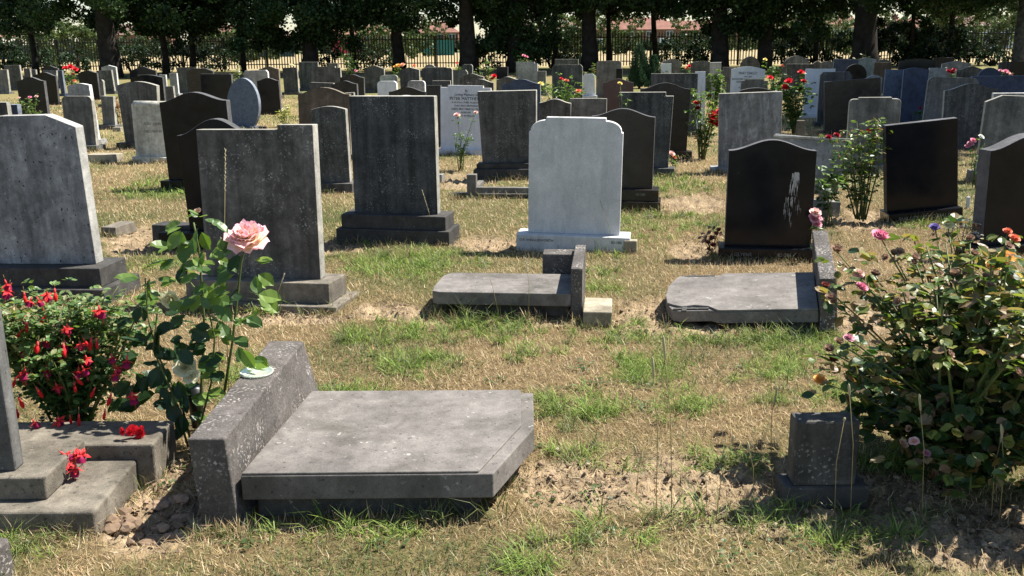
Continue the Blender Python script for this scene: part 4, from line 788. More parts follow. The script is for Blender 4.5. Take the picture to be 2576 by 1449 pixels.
def graded(lo,hi,st,far,gr):
    a=list(np.arange(lo,hi,st)); x=hi; d=st
    while x<far: a.append(x); d*=gr; x+=d
    return a
xp=graded(0,3.9,.02,600,1.12); xs=np.array([-v for v in xp[::-1][:-1]]+xp)
ys=np.array([-120,-60,-30,-12,-5,-1,.5,1.2,1.7]+graded(2.1,7.0,.02,900,1.035))
Xg,Yg=np.meshgrid(xs,ys); H_=hgt(Xg,Yg); ny,nx=Xg.shape
idx=np.arange(nx*ny).reshape(ny,nx); Fq=np.stack([idx[:-1,:-1],idx[:-1,1:],idx[1:,1:],idx[1:,:-1]],-1).reshape(-1,4)
sm=soilm(Xg,Yg)[...,None]; fld=np.clip((Yg-61)/3,0,1)[...,None]*(1-np.clip((Yg-165)/10,0,1))[...,None]
gn=np.clip((fbm(Xg*.45+3,Yg*.45,4)-.42)*4,0,1)[...,None]
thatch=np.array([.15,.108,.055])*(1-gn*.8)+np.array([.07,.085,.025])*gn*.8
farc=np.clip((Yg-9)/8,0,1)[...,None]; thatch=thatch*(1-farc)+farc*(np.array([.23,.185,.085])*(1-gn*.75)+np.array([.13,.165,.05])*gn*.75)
soilc=np.array([.31,.232,.145])*(.45+.95*np.clip(fbm(Xg*14,Yg*14,4),0,1)[...,None])
col=thatch*(1-sm)+soilc*sm; beyond=np.clip((Yg-165)/10,0,1)[...,None]
col=col*(1-fld)+np.array([.37,.295,.165])*fld; col=col*(1-beyond)+np.array([.12,.15,.06])*beyond
m,t,b=newmat('ground_soil_and_dry_grass'); L=t.links.new
a=nd(t,'ShaderNodeAttribute',attribute_name='col'); n=nd(t,'ShaderNodeTexNoise'); n.inputs['Scale'].default_value=30; n.inputs['Detail'].default_value=8; n.inputs['Roughness'].default_value=.75
tc=nd(t,'ShaderNodeTexCoord'); L(tc.outputs['Object'],n.inputs[0]); c=mix(t,1,a.outputs['Color'],ramp(t,n.outputs[0],[(.3,g(.45)),(.5,g(.95)),(.7,g(1.5))]).outputs[0],'MULTIPLY'); L(c,b.inputs['Base Color']); b.inputs['Roughness'].default_value=.95; b.inputs['Specular IOR Level'].default_value=.1
bp=nd(t,'ShaderNodeBump'); bp.inputs['Strength'].default_value=.9; bp.inputs['Distance'].default_value=.02; n2=nd(t,'ShaderNodeTexNoise'); n2.inputs['Scale'].default_value=65; n2.inputs['Detail'].default_value=6; L(tc.outputs['Object'],n2.inputs[0]); L(n2.outputs[0],bp.inputs['Height']); L(bp.outputs[0],b.inputs['Normal'])
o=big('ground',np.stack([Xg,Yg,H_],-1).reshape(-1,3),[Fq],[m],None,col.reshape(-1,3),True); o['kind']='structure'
# clods of earth
def blob(n=1):
    bm=bmesh.new(); bmesh.ops.create_icosphere(bm,subdivisions=2,radius=1); v=np.array([tuple(q.co) for q in bm.verts]); f=np.array([[q.index for q in p.verts] for p in bm.faces]); bm.free(); return v,f
bv,bf=blob()
def scatter_clods(name,cnt,ylim,smin,smax,cols,dens=lambda x,y:soilm(x,y),power=3):
    V=[];F=[];Cl=[];o_=0;k=0
    while k<cnt:
        y=NP.uniform(*ylim,6000); x=NP.uniform(-1,1,6000)*(.56*y+.1); ok=(NP.random(6000)<dens(x,y)*np.clip(3/y,0,1)**.6)&~footm(x,y); x=x[ok];y=y[ok]; h=hgt(x,y)
        for i in range(len(x)):
            s=smin+(smax-smin)*NP.random()**power; r=bv*(1+.38*(vn(bv[:,0]*2.3+k*3.1,bv[:,1]*2.3+bv[:,2]*2+k)[:,None]-.5)*2)*np.array([1,NP.uniform(.7,1.1),NP.uniform(.45,.8)])*s
            a=NP.uniform(0,6.28); c_,s_=math.cos(a),math.sin(a); r=np.stack([r[:,0]*c_-r[:,1]*s_,r[:,0]*s_+r[:,1]*c_,r[:,2]],1)
            V.append(r+np.array([x[i],y[i],h[i]+s*.25])); F.append(bf+o_); o_+=len(bv); c0=np.array(cols[NP.integers(len(cols))])*NP.uniform(.7,1.2); Cl.append(np.tile(c0,(len(bv),1))); k+=1
            if k>=cnt: break
    return V,F,Cl
V,F,Cl=scatter_clods('',3600,(2.5,9),.0015,.012,[(.22,.155,.105),(.27,.195,.135),(.15,.105,.07),(.30,.23,.16)])
V2,F2,C2=scatter_clods('',90,(2.75,3.5),.008,.032,[(.20,.14,.095),(.27,.19,.13)],lambda x,y:pmask(x,y,[(380,1290,150,60)],.2,.2),2)
M_clod=vcol('clod_earth',.95,.1,0); nb=bp
V=np.concatenate(V+V2); off=sum(len(f) for f in F)//len(bf)*len(bv); F=np.concatenate(F+[f+off for f in F2]); Cl=np.concatenate(Cl+C2)
o=big('earth_clods',V,[F],[M_clod],None,Cl,False); o['kind']='stuff'
# ---------------- grass: near blades ----------------
def blades(x,y,z,h,w,lean,az,curl,c0,c1):
    n=len(x); B=np.stack([x,y,z],1); d=np.stack([np.cos(az),np.sin(az),np.zeros(n)],1); sd=np.stack([-np.sin(az+NP.normal(0,.6,n)),np.cos(az+NP.normal(0,.6,n)),np.zeros(n)],1)
    V=np.zeros((n,5,3)); 
    def pt(t): 
        an=lean+curl*t; return B+(d*np.sin(an)[:,None]+np.array([0,0,1.])*np.cos(an)[:,None])*(h*t)[:,None]
    p0=B;p1=pt(.55);p2=pt(1.0); hw=(w/2)[:,None]
    V[:,0]=p0-sd*hw;V[:,1]=p0+sd*hw;V[:,2]=p1-sd*hw*.8;V[:,3]=p1+sd*hw*.8;V[:,4]=p2
    V[:,:,2]=np.maximum(V[:,:,2],(z+.001)[:,None]-.01)
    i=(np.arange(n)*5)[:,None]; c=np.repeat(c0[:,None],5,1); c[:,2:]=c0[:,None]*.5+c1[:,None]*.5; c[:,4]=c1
    return V.reshape(-1,3),np.hstack([i,i+1,i+3,i+2]),np.hstack([i+2,i+3,i+4]),c.reshape(-1,3)
def sample(y0,y1,dens):
    hw=.56*y1+1.0; n=int((y1-y0)*2*hw*dens); y=NP.uniform(y0,y1,n); x=NP.uniform(-hw,hw,n); k=np.abs(x)<.56*y+1.0; return x[k],y[k]
STRAW=np.array([(.56,.38,.22),(.46,.30,.18),(.60,.46,.24),(.52,.38,.19),(.70,.57,.33),(.38,.26,.13),(.74,.63,.42)]); GRN=np.array([(.15,.20,.055),(.20,.25,.07),(.11,.16,.045),(.26,.29,.10),(.24,.27,.15)]); LUS=np.array([(.20,.31,.05),(.29,.41,.07),(.15,.25,.045),(.36,.46,.12)])
def put(xs_,lst): lst.append(xs_)
allV=[[],[]];allQ=[[],[]];allT=[[],[]];allC=[[],[]]; offs=[0,0]
def emit(k,r):
    V,q,t,c=r; allV[k].append(V);allQ[k].append(q+offs[k]);allT[k].append(t+offs[k]);allC[k].append(c);offs[k]+=len(V)
def pick(A,n): return A[NP.integers(0,len(A),n)]*NP.uniform(.75,1.2,(n,1))
for y0,y1,dens,hs,ws in((1.9,2.6,17000,1,1),(2.6,3.6,15500,1,1),(3.6,5,10500,1.05,1.2),(5,7,6500,1.1,1.5),(7,10,3300,1.2,2.1),(10,16,1300,1.4,3.3),(16,30,330,1.8,6)):
    x,y=sample(y0,y1,dens); s=soilm(x,y); ok=(~footm(x,y,.002))&(NP.random(len(x))>s*.90); x=x[ok];y=y[ok];n=len(x); z=hgt(x,y); gr=fbm(x*1.3+9,y*1.3,4)+.35*(fbm(x*7,y*7,2)-.5); lu=pmask(x,y,LUSH,.6,.7)
    pg=np.clip((gr-.52)*3.0+.13+lu*.42,0.05,.92); hv=.65+.7*fbm(x*9,y*9,2); br=(.62+.75*fbm(x*2.2+31,y*2.2,3)*.5+.75*fbm(x*14,y*14+7,2)*.5)[:,None]; hs=hs; isg=(NP.random(n)<pg)&((s[ok]<.5)|(NP.random(n)<.12))
    # dry
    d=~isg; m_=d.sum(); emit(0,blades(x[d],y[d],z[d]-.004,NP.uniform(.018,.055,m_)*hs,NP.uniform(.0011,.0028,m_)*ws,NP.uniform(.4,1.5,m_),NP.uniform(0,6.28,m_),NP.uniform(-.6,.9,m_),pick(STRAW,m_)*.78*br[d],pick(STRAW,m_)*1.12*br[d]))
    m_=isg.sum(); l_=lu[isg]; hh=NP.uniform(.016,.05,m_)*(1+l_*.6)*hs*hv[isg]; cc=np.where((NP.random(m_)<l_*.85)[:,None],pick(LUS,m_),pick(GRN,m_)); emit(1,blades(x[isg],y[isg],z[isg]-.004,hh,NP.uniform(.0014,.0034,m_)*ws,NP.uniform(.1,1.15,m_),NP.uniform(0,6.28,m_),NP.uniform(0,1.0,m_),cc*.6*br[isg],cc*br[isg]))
# straw lying on the bare soil
x,y=sample(2.4,9,1500); ok=(~footm(x,y,.003))&(NP.random(len(x))<soilm(x,y)*.8); x=x[ok];y=y[ok];n=len(x); emit(0,blades(x,y,hgt(x,y)+.006,NP.uniform(.02,.075,n),NP.uniform(.0014,.0026,n),NP.uniform(1.2,1.6,n),NP.uniform(0,6.28,n),NP.uniform(-.4,.4,n),pick(STRAW,n)*.8,pick(STRAW,n)))
# lush tufts of longer blades
TUFTS=[]
for cx,cy,rx,ry in LUSH:
    for i in range(max(3,int(rx*ry/330))):
        TUFTS.append((cx+R.gauss(0,rx*.55),cy+R.gauss(0,ry*.5),1.0))
TUFTS+= [(x,y,1.7) for x,y in((1180,800),(1200,806),(1230,790),(1260,800),(1300,815),(1150,815),(1140,845),(870,845),(900,850),(980,915),(940,985),(870,975),(1370,1005),(1400,1030),(1730,1015),(1700,1020),(1760,1005),(1480,1035),(1560,1030),(1790,810),(1830,805),(1915,850),(1960,855),(2010,850),(2050,845),(1340,790),(1100,1290),(1200,1280),(1010,1290),(820,1310),(690,1320),(2000,845),(1180,1285),(60,1375),(1940,1290),(2010,1280),(2140,1285),(1680,1290),(1760,1290),(1860,1290),(1500,1315),(960,640),(1040,640),(650,775),(690,745),(615,770))]
for cx,cy,sz in TUFTS:
    p=G(cx,cy); 
    if p.y>12 or p.y<1.8 or footm(np.array([p.x]),np.array([p.y]),.01)[0]: continue
    n=int(38*sz); a0=R.uniform(0,6.28); x=p.x+NP.normal(0,.016*sz,n); y=p.y+NP.normal(0,.016*sz,n); z=hgt(x,y)-.004; cc=pick(LUS if R.random()<.75 else GRN,n)
    emit(1,blades(x,y,z,NP.uniform(.035,.105,n)*(.7+.45*sz)*R.uniform(.7,1.25),NP.uniform(.002,.0042,n)*max(1,p.y/4),NP.uniform(.15,1.1,n),a0+NP.normal(0,1.3,n),NP.uniform(.2,1.2,n),cc*.55,cc))
# unmown blades round the foot of every stone
for cx,cy,hx,hy,a in FOOT:
    if cy>17: continue
    per=2*(hx+hy)*2; n=int(per*(420 if cy<7 else 230)); c,s=math.cos(a),math.sin(a); u=NP.uniform(-1,1,n)*(hx+.02); front=NP.random(n)<.75; v=np.where(front,-hy-NP.exponential(.022,n),NP.uniform(-1,1,n)*hy); u=np.where(front,u,np.sign(u)*(hx+NP.exponential(.02,n)))
    x=cx+u*c-v*s; y=cy+u*s+v*c; ok=~footm(x,y,.001)&(fbm(x*6+3,y*6,2)>.42); x=x[ok];y=y[ok];n=len(x)
    if n==0: continue
    for k,cc,fr in((0,STRAW,.5),(1,GRN,.5)):
        m_=int(n*fr); sl_=slice(0,m_) if k==0 else slice(m_,n); xx=x[sl_];yy=y[sl_];q=len(xx); cc=pick(cc,q); emit(k,blades(xx,yy,hgt(xx,yy)-.006,NP.uniform(.03,.10,q)*(1 if cy<8 else 1.3),NP.uniform(.0018,.0034,q)*max(1,cy/4.5),NP.uniform(0,.8,q),NP.uniform(0,6.28,q),NP.uniform(0,1.1,q),cc*.6,cc))
# thin longer stems and stalks standing over the lawn
x,y=sample(2.2,9,16); ok=~footm(x,y,.03)&(soilm(x,y)<.9); x=x[ok];y=y[ok];n=len(x); emit(0,blades(x,y,hgt(x,y)-.004,NP.uniform(.07,.17,n),NP.uniform(.0014,.0022,n),NP.uniform(0,.5,n),NP.uniform(0,6.28,n),NP.uniform(0,.6,n),pick(STRAW,n)*.5,pick(STRAW,n)*.8))
def clump(px,py,n,h,spread,g_=1,w=.0042):
    p=G(px,py); x=p.x+NP.normal(0,spread,n);y=p.y+NP.normal(0,spread*.6,n);cc=pick(GRN if g_ else STRAW,n); emit(g_,blades(x,y,hgt(x,y),NP.uniform(.5,1,n)*h,np.full(n,w),NP.uniform(.05,.7,n),NP.uniform(0,6.28,n),NP.uniform(.1,1.3,n),cc*.6,cc))
for a in((1190,795,46,.22,.05),(1240,800,40,.17,.06),(1170,800,14,.30,.03),(1330,800,20,.14,.05),(690,770,26,.22,.04),(1700,1295,26,.20,.06),(1800,1290,30,.16,.07),(1900,1300,24,.15,.07),(1500,1300,16,.12,.06),(1980,1300,24,.14,.06),(2120,1305,26,.14,.06),(2280,1320,18,.16,.06),(1110,1300,22,.17,.05),(1230,1290,18,.20,.04),(850,1315,12,.12,.04),(1540,628,12,.2,.05),(1300,500,10,.12,.05),(1450,630,8,.14,.06),(660,310,60,.22,.10),(2245,470,26,.3,.1),(1260,440,20,.15,.1),(960,608,20,.13,.15),(140,740,12,.2,.1)): clump(*a[:5],g_=1 if a[0] not in(660,2245) else 0)
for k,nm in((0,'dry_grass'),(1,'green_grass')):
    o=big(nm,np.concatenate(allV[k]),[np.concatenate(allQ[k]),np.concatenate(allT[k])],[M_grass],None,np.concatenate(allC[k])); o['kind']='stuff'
# small broad leaved weeds lying in the turf
Pw=[]
for i in range(80):
    px_=R.uniform(250,2300); py_=R.uniform(560,1440); p=G(px_,py_)
    if footm(np.array([p.x]),np.array([p.y]),.02)[0]: continue
    q=R.randint(6,26); Pw.append(np.stack([p.x+NP.normal(0,.035,q),p.y+NP.normal(0,.03,q)],1))
Pw=np.concatenate(Pw); n=len(Pw); P3=np.column_stack([Pw,hgt(Pw[:,0],Pw[:,1])+.014]); V,Gp=leafmesh(P3,rv(n)*np.array([1,1,.2]),np.array([0,0,1.])+rv(n)*.3,NP.uniform(.010,.024,n),1.0)
o=big('turf_weeds',V,Gp,[M_leaf],None,lcol(n,[(.08,.13,.04),(.10,.15,.05),(.06,.10,.03),(.15,.17,.07)])); o['kind']='stuff'
# fallen petals and leaf litter
n=420; x,y=sample(2.6,8,10); sel=(NP.random(len(x))<.2+soilm(x,y)); x=x[sel];y=y[sel];n=len(x); Pp=np.stack([x,y,hgt(x,y)+.012],1); V,Gp=leafmesh(Pp,rv(n)*np.array([1,1,.25]),np.array([0,0,1.])+rv(n)*.5,NP.uniform(.012,.03,n),.9)
o=big('leaf_litter',V,Gp,[M_leaf],None,lcol(n,[(.38,.28,.17),(.50,.45,.30),(.30,.14,.07),(.45,.40,.33)])); o['kind']='stuff'
# ---------------- fence, trees, field, houses ----------------
M_fence=plain('black_painted_steel',(.02,.022,.022),.6,.3,.1)
f=empty('palisade_fence',(0,62,0),'long black steel palisade fence behind all the graves','fence')
def fy(x): return 62.8-.045*x-62
x=-46.0
while x<46:
    m=MB(); w=2.75
    for k in range(15):
        xx=x+.1+k*.1833; y0=fy(xx); h=2.12+R.uniform(-.012,.012)
        m.add([(xx-.033,y0,.05),(xx+.033,y0,.05),(xx+.033,y0,h-.10),(xx,y0,h),(xx-.033,y0,h-.10),(xx-.033,y0+.018,.05),(xx+.033,y0+.018,.05),(xx+.033,y0+.018,h-.10),(xx,y0+.018,h),(xx-.033,y0+.018,h-.10)],[(0,1,2,3,4),(9,8,7,6,5),(1,6,7,2),(0,4,9,5),(2,7,8,3),(3,8,9,4)])
    m.build('pale_panel',M_fence,f)
    for z in(.32,1.80):
        m=MB(); m.add([(x,fy(x)+.02,z-.03),(x+w,fy(x+w)+.02,z-.03),(x+w,fy(x+w)+.02,z+.03),(x,fy(x)+.02,z+.03),(x,fy(x)+.06,z-.03),(x+w,fy(x+w)+.06,z-.03),(x+w,fy(x+w)+.06,z+.03),(x,fy(x)+.06,z+.03)],[(0,1,2,3),(7,6,5,4),(0,4,5,1),(3,2,6,7)]); m.build('rail',M_fence,f)
    m=MB(); m.box((x-.05,fy(x)+.061,-.1),(x+.05,fy(x)+.16,2.0)); m.build('post',M_fence,f); x+=w
LC=[(.030,.062,.02),(.038,.075,.022),(.022,.048,.018),(.055,.10,.03)]
def crown_leaves(cl,n,size,sq=(1,1,.8)):
    """leaves scattered round clump centres: cl = list of (x,y,z,r)"""
    cl=np.array(cl); k=NP.integers(0,len(cl),n); c=cl[k]; u=rv(n)*(NP.random((n,1))**.45)*c[:,3:4]*np.array(sq); P=c[:,:3]+u; return P
def qleaf(P,size,cols,var=.35):
    n=len(P); D_=rv(n);N_=rv(n); X,Y,_=frames(D_,N_); s=(size*NP.uniform(.6,1.3,n))[:,None]
    V=np.stack([P-X*s*.5,P-Y*s*.9*.5,P+X*s*.5,P+Y*s*.9],1); i=(np.arange(n)*4)[:,None]; c=np.array(cols)[NP.integers(0,len(cols),n)]*(1+var*NP.uniform(-1,1,(n,1)))
    return V.reshape(-1,3),np.hstack([i,i+1,i+2,i+3]),np.repeat(c,4,0)
def tree(label,px,D,wpx,low,top=13,rad=5.0,dens=1.0,lean=0,fork=None,lc=LC,name='broadleaf_tree',bark=None,flare=1.25,lift=0,cat='tree',xw=None):
    """px: trunk centre in the picture, D: distance, wpx: trunk width in pixels there; low: height of the lowest leaves"""
    X=xw if xw is not None else (px-1288)/FPX*D*1.0+ (0); 
    if xw is None: X=at(px,150,D).x
    r=wpx*D/FPX/2; o=empty(name,(X,D,0),label,cat,'trees standing along the fence'); m=MB(); b=[];rr=[]
    for i in range(9):
        z=i/8*top*.62; b.append((lean*z+.05*math.sin(i*1.7),0.03*math.sin(i),z-.1)); rr.append(r*(flare if i==0 else 1.0)*(1-.07*i))
    rr[1]*=1.02; m.tube(b,rr,12)
    limbs=[]
    for i in range(9 if fork is None else fork):
        z=R.uniform(max(low+.3,2.2),top*.6); a=R.uniform(0,6.28); l=rad*R.uniform(.5,.9); base=Vector((lean*z,0,z-.1)); e=base+Vector((math.cos(a)*l,math.sin(a)*l,R.uniform(.4,2.5))); md=base.lerp(e,.5)+Vector((0,0,.5))
        m.tube([base,md,e],[r*.42+.03,r*.25+.02,.02],7); limbs.append((base,md,e))
    m.build('trunk',bark or M_bark,o)
    cl=[]
    for base,md,e in limbs:
        for t in(.45,.7,1.0): q=base.lerp(e,t); cl.append((q.x,q.y,q.z,R.uniform(.9,1.6)))
    for i in range(int(34*dens)):
        a=R.uniform(0,6.28); q=math.sqrt(R.random()); z=low+.5+(top-low)*R.random()**.9; zz=(z-low)/(top-low); s=rad*math.sqrt(max(.12,1-(2*abs(zz-.42))**2))*1.0
        cl.append((math.cos(a)*q*s,math.sin(a)*q*s,z,R.uniform(.7,1.5)))
    for i in range(int(40*dens)):     # drooping lower sprays, the part the picture shows
        a=R.uniform(0,6.28); q=R.uniform(.1,1.05); cl.append((math.cos(a)*q*rad,math.sin(a)*q*rad*.8,low+.5+R.random()*2.4+lift,R.uniform(.35,.9)))
    P=crown_leaves(cl,int(12500*dens),.16); lowp=P[:,2]<6.5; Pl=P[lowp];Pu=P[~lowp]; Pl=Pl[Pl[:,2]>low-.2]
    extra=crown_leaves(cl[-int(40*dens):],int(12000*dens),.15); Pl=np.concatenate([Pl,extra]); Pl=Pl[Pl[:,2]>max(.3,low-.35)]
    V1,Q1,C1=qleaf(Pl,.13,lc); V2,Q2,C2=qleaf(Pu,.34,lc); big('crown',np.concatenate([V1,V2]),[Q1,Q2+len(V1)],[M_far],o,np.concatenate([C1,C2]))
    return o
def shrub(label,px,D,wm,h,n=5000,lc=LC,size=.12,name='shrub',z0=.1,group='undergrowth shrubs along the fence',stems=5,dep_=.8,xw=None,cat='shrub'):
    X=xw if xw is not None else at(px,150,D).x; o=empty(name,(X,D,0),label,cat,group); m=MB()
    for i in range(stems): e=Vector((R.uniform(-.4,.4)*wm,R.uniform(-.3,.3),h*R.uniform(.5,.85))); m.tube([(R.uniform(-.1,.1),0,-.1),e*.5+Vector((0,0,.1)),e],[.04,.03,.012],5)
    m.build('stem',M_bark,o); cl=[(R.uniform(-.5,.5)*wm,R.uniform(-.5,.5)*dep_,z0+R.random()*(h-z0)*.92,R.uniform(.2,.45)*min(1.2,h*.45+.3)) for i in range(int(8+wm*h*4))]
    P=crown_leaves(cl,int(n*((.30 if px not in(2265,2350,1385,12) else .6) if D<70 else 1)),size); P=P[P[:,2]>.02]; V,Q,c=qleaf(P,size,lc); big('foliage',V,[Q],[M_far],o,c); return o
T=tree
T('big dark trunked tree at left between the fence and the pale gabled headstone',275,50,50,2.3,rad=5.5)
T('slim tree at the far left with leaves reaching the fence top',86,55,15,2.0,rad=4.5)
T('slim straight tree right of the big left trunk',415,54,17,1.6,rad=4.0)
T('leaning thin stemmed tree with several stems left of the ivy covered tree',482,56,16,1.9,rad=3.6,lean=.05)
T('dark ivy covered tree reaching down to the headstones',778,52,40,1.0,rad=3.8,dens=1.2)
T('leaning thick trunk between the ivy covered tree and the middle trunk',1003,54,30,2.1,rad=4.8,lean=-.03)
T('big straight trunk near the middle of the fence',1177,51,45,2.9,rad=5.0)
T('dark ivy wrapped tree right of the middle trunk',1296,52,44,.5,rad=2.2,dens=.9)
T('thick black trunk left of the conifer',1482,52,42,2.9,rad=5.0)
T('slender forked tree behind the tan headstone and conifer',1531,57,13,2.6,rad=3.6,dens=.7)
T('slender leaning tree right of the conifer',1648,57,15,2.6,rad=3.8,lean=-.04,dens=.7)
T('big trunk standing above the tall pale rose',1809,51,44,2.5,rad=5.0)
T('dark leafy tree left of the wide right trunk',1922,51,36,1.3,rad=3.2)
T('widest trunk on the right flaring at its foot',2172,48,64,2.4,rad=5.4,flare=1.5)
T('tree with high dark trunk and bright leaves at upper right',2387,58,16,2.6,rad=4.6)
T('pale lichened trunk at the right edge',2562,46,30,2.6,rad=4.6,bark=M_barkl)
T('tree filling the gap between the slim straight tree and the ivy covered tree',610,57,14,2.6,rad=4.5)
T('tree filling the gap left of the leaning thick trunk',890,58,12,2.7,rad=4.5)
T('small trunked tree right of the ivy wrapped tree',1395,58,14,2.8,rad=4.5)
T('thin tree between the dark leafy tree and the widest trunk',2050,57,13,2.9,rad=4.5)
T('thin trunked tree right of the widest trunk',2290,56,12,2.6,rad=4.2)
# trees whose shade falls on the right hand rows, outside the view
tree('broad tree outside the right edge shading the dark rows',0,19.0,50,3.2,top=12,rad=5.6,xw=14.0,dens=1.2)
tree('second broad tree outside the right edge behind the first',0,29,50,3.9,top=13,rad=6.0,xw=19.5,dens=1.2)
tree('third broad tree outside the right edge near the fence',0,41,50,4.8,top=14,rad=6.5,xw=24,dens=1.2)
DL=[(.02,.04,.015),(.03,.06,.02),(.016,.034,.014)]
for i,(px,D,wm,h,n,s) in enumerate([(12,60,2.2,1.9,4200,'dark shrub at the left end of the fence'),(118,60,2.0,1.5,2600,'thin leaved shrub left of the big left trunk'),(190,59,2.0,1.4,2400,'low shrub touching the big left trunk'),(330,59,2.2,1.7,3200,'shrub just right of the big left trunk'),(455,59,3.2,1.9,5200,'wide shrub under the slim straight tree'),(560,60,2.5,1.6,2600,'shrub between the leaning stems and the ivy covered tree'),(830,59,1.4,1.6,1800,'narrow shrub right of the ivy covered tree'),(935,60,2.6,1.5,2800,'dark shrub left of the leaning thick trunk'),(1225,59,1.8,2.0,2600,'shrub between the middle trunk and the ivy wrapped tree'),(1385,60,3.8,2.6,8200,'tall dark hedge shrub left of the thick black trunk'),(1700,59,3.2,1.7,3600,'thin shrub before the fence right of the conifer'),(1760,59,2.6,2.0,4200,'dark shrub left of the trunk above the tall pale rose'),(1980,58,2.8,2.2,5200,'shrub at the far rounded grey headstone'),(2080,58,3.2,2.4,5200,'shrub with pale gaps left of the widest trunk'),(2265,56,4.2,2.9,11000,'dense ivy shrub right of the widest trunk'),(2350,57,3.6,2.3,7000,'dark ivy shrub below the high dark trunk'),(2440,57,3.0,1.7,3000,'thin shrub before the right end of the fence'),(2500,55,4.0,1.0,3600,'low dark shrub behind the last right headstones')]):
    shrub(s,px,D,wm,h,n,DL if i not in(9,13) else LC)
# sunlit vegetation beyond the fence
LL=[(.09,.135,.035),(.06,.10,.028),(.12,.16,.045),(.045,.08,.025)]
for px,D,wm,h,n,s in((60,84,6,4.6,6000,'bright green shrub beyond the fence at far left'),(165,92,7,4.2,5200,'sunlit bush beyond the fence left of the big left trunk'),(215,120,7,6.5,5200,'round grey green tree beyond the field at left'),(330,110,9,3.8,5200,'low sunlit hedge beyond the field right of the big left trunk'),(590,96,7,3.2,4800,'yellow green bush beyond the fence near the ivy covered tree'),(655,110,5,4.0,3600,'small bush before the left houses'),(1010,120,8,4.5,5000,'sunlit bush beyond the fence behind the leaning thick trunk'),(955,104,8,3.6,4800,'bright hedge left of the leaning thick trunk beyond the fence'),(1098,190,5,7.5,4200,'rounded pale tree before the red roofed middle house'),(1395,86,7,4.4,7000,'green tree beyond the fence above the tall dark hedge shrub'),(1490,130,5,5.5,3600,'lit tree just left of the thick black trunk beyond the fence'),(1575,120,4,5.0,3000,'small lit tree beyond the slender forked tree'),(1730,140,5,6.0,3600,'tree between the right houses'),(1870,150,8,6.5,5200,'broad lit tree beyond the dark leafy tree'),(2030,100,8,4.8,6000,'sunlit tree beyond the fence left of the widest trunk'),(2110,120,8,5.0,5200,'olive tree beyond the fence beside the widest trunk'),(2300,96,8,5.2,6500,'bright tree beyond the dense ivy shrub'),(2400,80,4,5.6,5200,'bright yellow green tree beside the high dark trunk'),(2470,110,7,5.0,5200,'sunlit bush right of the high dark trunk beyond the fence'),(2550,120,7,5.2,4800,'sunlit bush beyond the right end of the fence')):
    shrub(s,px,D,wm,h,n,LL,.20,'bush','0' and .1,'sunlit bushes and trees beyond the fence',4,2.5,cat='bush')
shrub('long dark hedge across the far side of the field',0,172,200,2.0,26000,[(.03,.055,.025),(.04,.07,.03)],.5,'hedge',.1,None,6,2.0,xw=0,cat='hedge')
# far red roofed houses
M_roof=plain('red_roof_tile',(.26,.135,.105),.9,.1,.2,.8); M_roof2=plain('brown_roof_tile',(.20,.13,.11),.9,.1,.2,.8); M_brick=plain('red_brick',(.26,.13,.09),.9,.1,.25,3); M_rend=plain('pale_render',(.50,.45,.38),.9,.1,.1,1); M_wf=plain('white_window_frame',(.75,.75,.72),.5); M_gl=plain('window_glass',(.05,.06,.07),.1,.6,.1)
M_chim=plain('chimney_brick',(.22,.10,.07),.9)
def house(label,px,D,w,d,eave,ridge,wall,roof,nw=4,hip=False):
    X=at(px,110,D).x; o=empty('house',(X,D,0),label,'house','houses beyond the field',(0,0,math.radians(R.uniform(-6,6))))
    m=MB(); m.box((-w/2,0,-.3),(w/2,d,eave)); 
    if not hip: m.add([(-w/2,0,eave),(-w/2,d,eave),(-w/2,d/2,ridge-.1),(w/2,0,eave),(w/2,d,eave),(w/2,d/2,ridge-.1)],[(0,1,2),(3,5,4)])
    m.build('wall',wall,o); e=.35; hx=w/2-(d*.45 if hip else -.3); m=MB()
    m.add([(-w/2-e,-e,eave-.12),(w/2+e,-e,eave-.12),(hx,d/2,ridge),(-hx,d/2,ridge),(-w/2-e,d+e,eave-.12),(w/2+e,d+e,eave-.12)],[(0,1,2,3),(5,4,3,2),(1,5,2),(4,0,3),(0,4,5,1)]); rf=m.build('roof',roof,o)
    for cx in(-w*.22,w*.25): m=MB(); m.box((cx-.5,d/2-.4,ridge-1.0),(cx+.5,d/2+.4,ridge+.9)); m.box((cx-.2,d/2-.2,ridge+.9),(cx+.2,d/2+.2,ridge+1.25)); m.build('chimney',M_chim,rf)
    for fl in(.75,eave-1.75):
        for k in range(nw):
            cx=-w/2+w*(k+.5)/nw; 
            if fl<1 and k%2: 
                m=MB(); m.box((cx-.5,-.05,0),(cx+.5,.04,2.1)); m.build('door',M_wf,o); continue
            m=MB(); m.box((cx-.85,-.06,fl),(cx+.85,.04,fl+1.25)); wn=m.build('window',M_wf,o); m=MB()
            for q in(-.42,.42): m.box((cx+q-.36,-.075,fl+.1),(cx+q+.36,-.062,fl+1.15))
            m.build('pane',M_gl,wn)
hs=[(-60,250,'pale house at the far left behind the shrub'),(290,240,'brown roofed house behind the slim tree right of the big left trunk'),(350,300,'red roofed house partly hidden behind the left slim tree'),(545,260,'pinkish red house seen between the left trees'),(660,300,'small red gabled house left of the ivy covered tree'),(905,280,'house hidden behind the bright hedge'),(1090,255,'red roofed house left of the middle trunk'),(1385,270,'house with red roof above the tall dark hedge shrub'),(1610,235,'long red brick house left of the conifer'),(1730,260,'red brick house right of the conifer'),(1860,250,'brick house behind the dark leafy tree'),(2050,230,'pale rendered house left of the widest trunk'),(2290,260,'grey house behind the dense ivy shrub'),(2480,240,'pale house beyond the right end of the fence')]
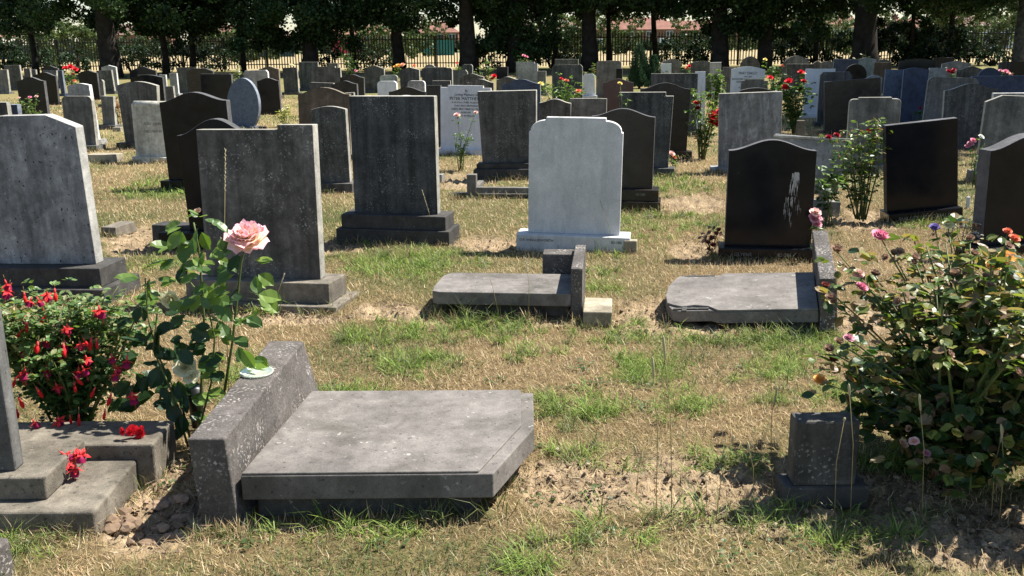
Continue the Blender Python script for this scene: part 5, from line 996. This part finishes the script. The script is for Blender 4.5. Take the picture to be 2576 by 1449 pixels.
for i,(px,D,lab) in enumerate(hs): house(lab,px,D,13+3*(i%3),8,4.5,6.9 if i not in(6,8) else 7.2,[M_brick,M_rend][i in(0,11,13,12)],[M_roof,M_roof2][i%3==1],4,hip=i%2==0)
# hoardings and parked vehicles
M_teal=plain('teal_panel',(.02,.16,.15),.5,.3,.15,1); M_tdk=plain('dark_teal_panel',(.025,.07,.075),.5,.3,.15,1)
def hoard(label,px0,px1,D,h,mat):
    x0=at(px0,140,D).x;x1=at(px1,140,D).x; o=empty('hoarding',((x0+x1)/2,D,0),label,'hoarding','hoardings across the field'); w=x1-x0; n=max(2,int(w/2.5))
    for k in range(n): m=MB(); a=-w/2+w*k/n; m.box((a+.02,0,.05),(a+w/n-.02,.05,h)); m.build('panel',mat,o)
    for k in range(n+1): m=MB(); a=-w/2+w*k/n; m.box((a-.04,.051,-.1),(a+.04,.12,h+.08)); m.build('post',M_fence,o)
hoard('bright teal panel hoarding left of the middle trunk',1066,1142,128,2.0,M_teal); hoard('long dark teal hoarding behind the left half of the fence',-60,250,132,1.9,M_tdk); hoard('dark teal hoarding left of the ivy covered tree',560,740,130,1.7,M_tdk); hoard('short dark teal hoarding between the ivy covered tree and leaning trunk',905,965,130,1.7,M_tdk)
def vehicle(label,px,D,kind,col,rot=0):
    X=at(px,125,D).x; van=kind=='van'; l,w,h=(5.2,1.9,2.2) if van else (4.2,1.7,1.45); o=empty('parked_'+kind,(X,D,0),label,kind,'vehicles parked before the houses',(0,0,rot)); mat=plain('paint_'+kind+str(int(px)),col,.3,.5,.03); m=MB()
    prof=[(-l/2,.3),(l/2,.3),(l/2,1.0),(l/2-.9,1.15),(l/2-1.5,h),(-l/2+.05,h),(-l/2,h-.15)] if van else [(-l/2,.3),(l/2,.3),(l/2,.8),(l/2-.9,.92),(l/2-1.6,h),(-l/2+.8,h),(-l/2+.1,.95)]
    prism(m,prof,-w/2,w/2); m.build('body',mat,o,.05)
    m=MB(); 
    for s in(-1,1):
        y=s*(w/2+.004); q=[(l/2-1.35,1.15 if van else .93),(l/2-1.65,h-.12),(l/2-2.6 if van else -l/2+.95,h-.12),(l/2-2.6 if van else -l/2+.5,1.15 if van else .95)]
        m.add([(a,y,z) for a,z in q],[(0,1,2,3) if s<0 else (3,2,1,0)])
    m.build('window',M_gl,o)
    for sx in(-1,1):
        for sy in(-1,1): m=MB(); m.tube([(sx*l*.31,sy*(w/2-.2),.32),(sx*l*.31,sy*(w/2+.01),.32)],[.32,.32],14); m.build('wheel',M_fence,o)
vehicle('small white car seen right of the middle trunk',1238,215,'car',(.75,.75,.75)); vehicle('white van parked left of the conifer',1515,205,'van',(.8,.8,.8)); vehicle('white car parked just left of the conifer',1572,200,'car',(.8,.8,.8)); vehicle('white van parked right of the conifer',1688,205,'van',(.8,.8,.8)); vehicle('long red van behind the fence left of the leaning thick trunk',880,150,'van',(.45,.03,.05)); vehicle('white van seen through the right part of the fence',2418,120,'van',(.8,.8,.8)); vehicle('pale blue van at the right end of the fence',2530,118,'van',(.35,.42,.55)); vehicle('silver car beside the teal hoarding',1060,180,'car',(.5,.5,.5)); vehicle('dark car right of the white van near the conifer',1735,200,'car',(.05,.06,.09))
P=at(2244,68,59); o=empty('road_sign',(P.x,59,0),'round pale sign on a thin post behind the ivy shrub','sign'); m=MB(); m.tube([(0,0,-.1),(0,0,P.z)],[.035,.035],8); m.build('post',M_fence,o)
m=MB(); m.tube([(0,-.04,P.z),(0,-.06,P.z)],[.33,.33],24); m.build('sign_plate',plain('pale_sign',(.45,.45,.42),.5),o)
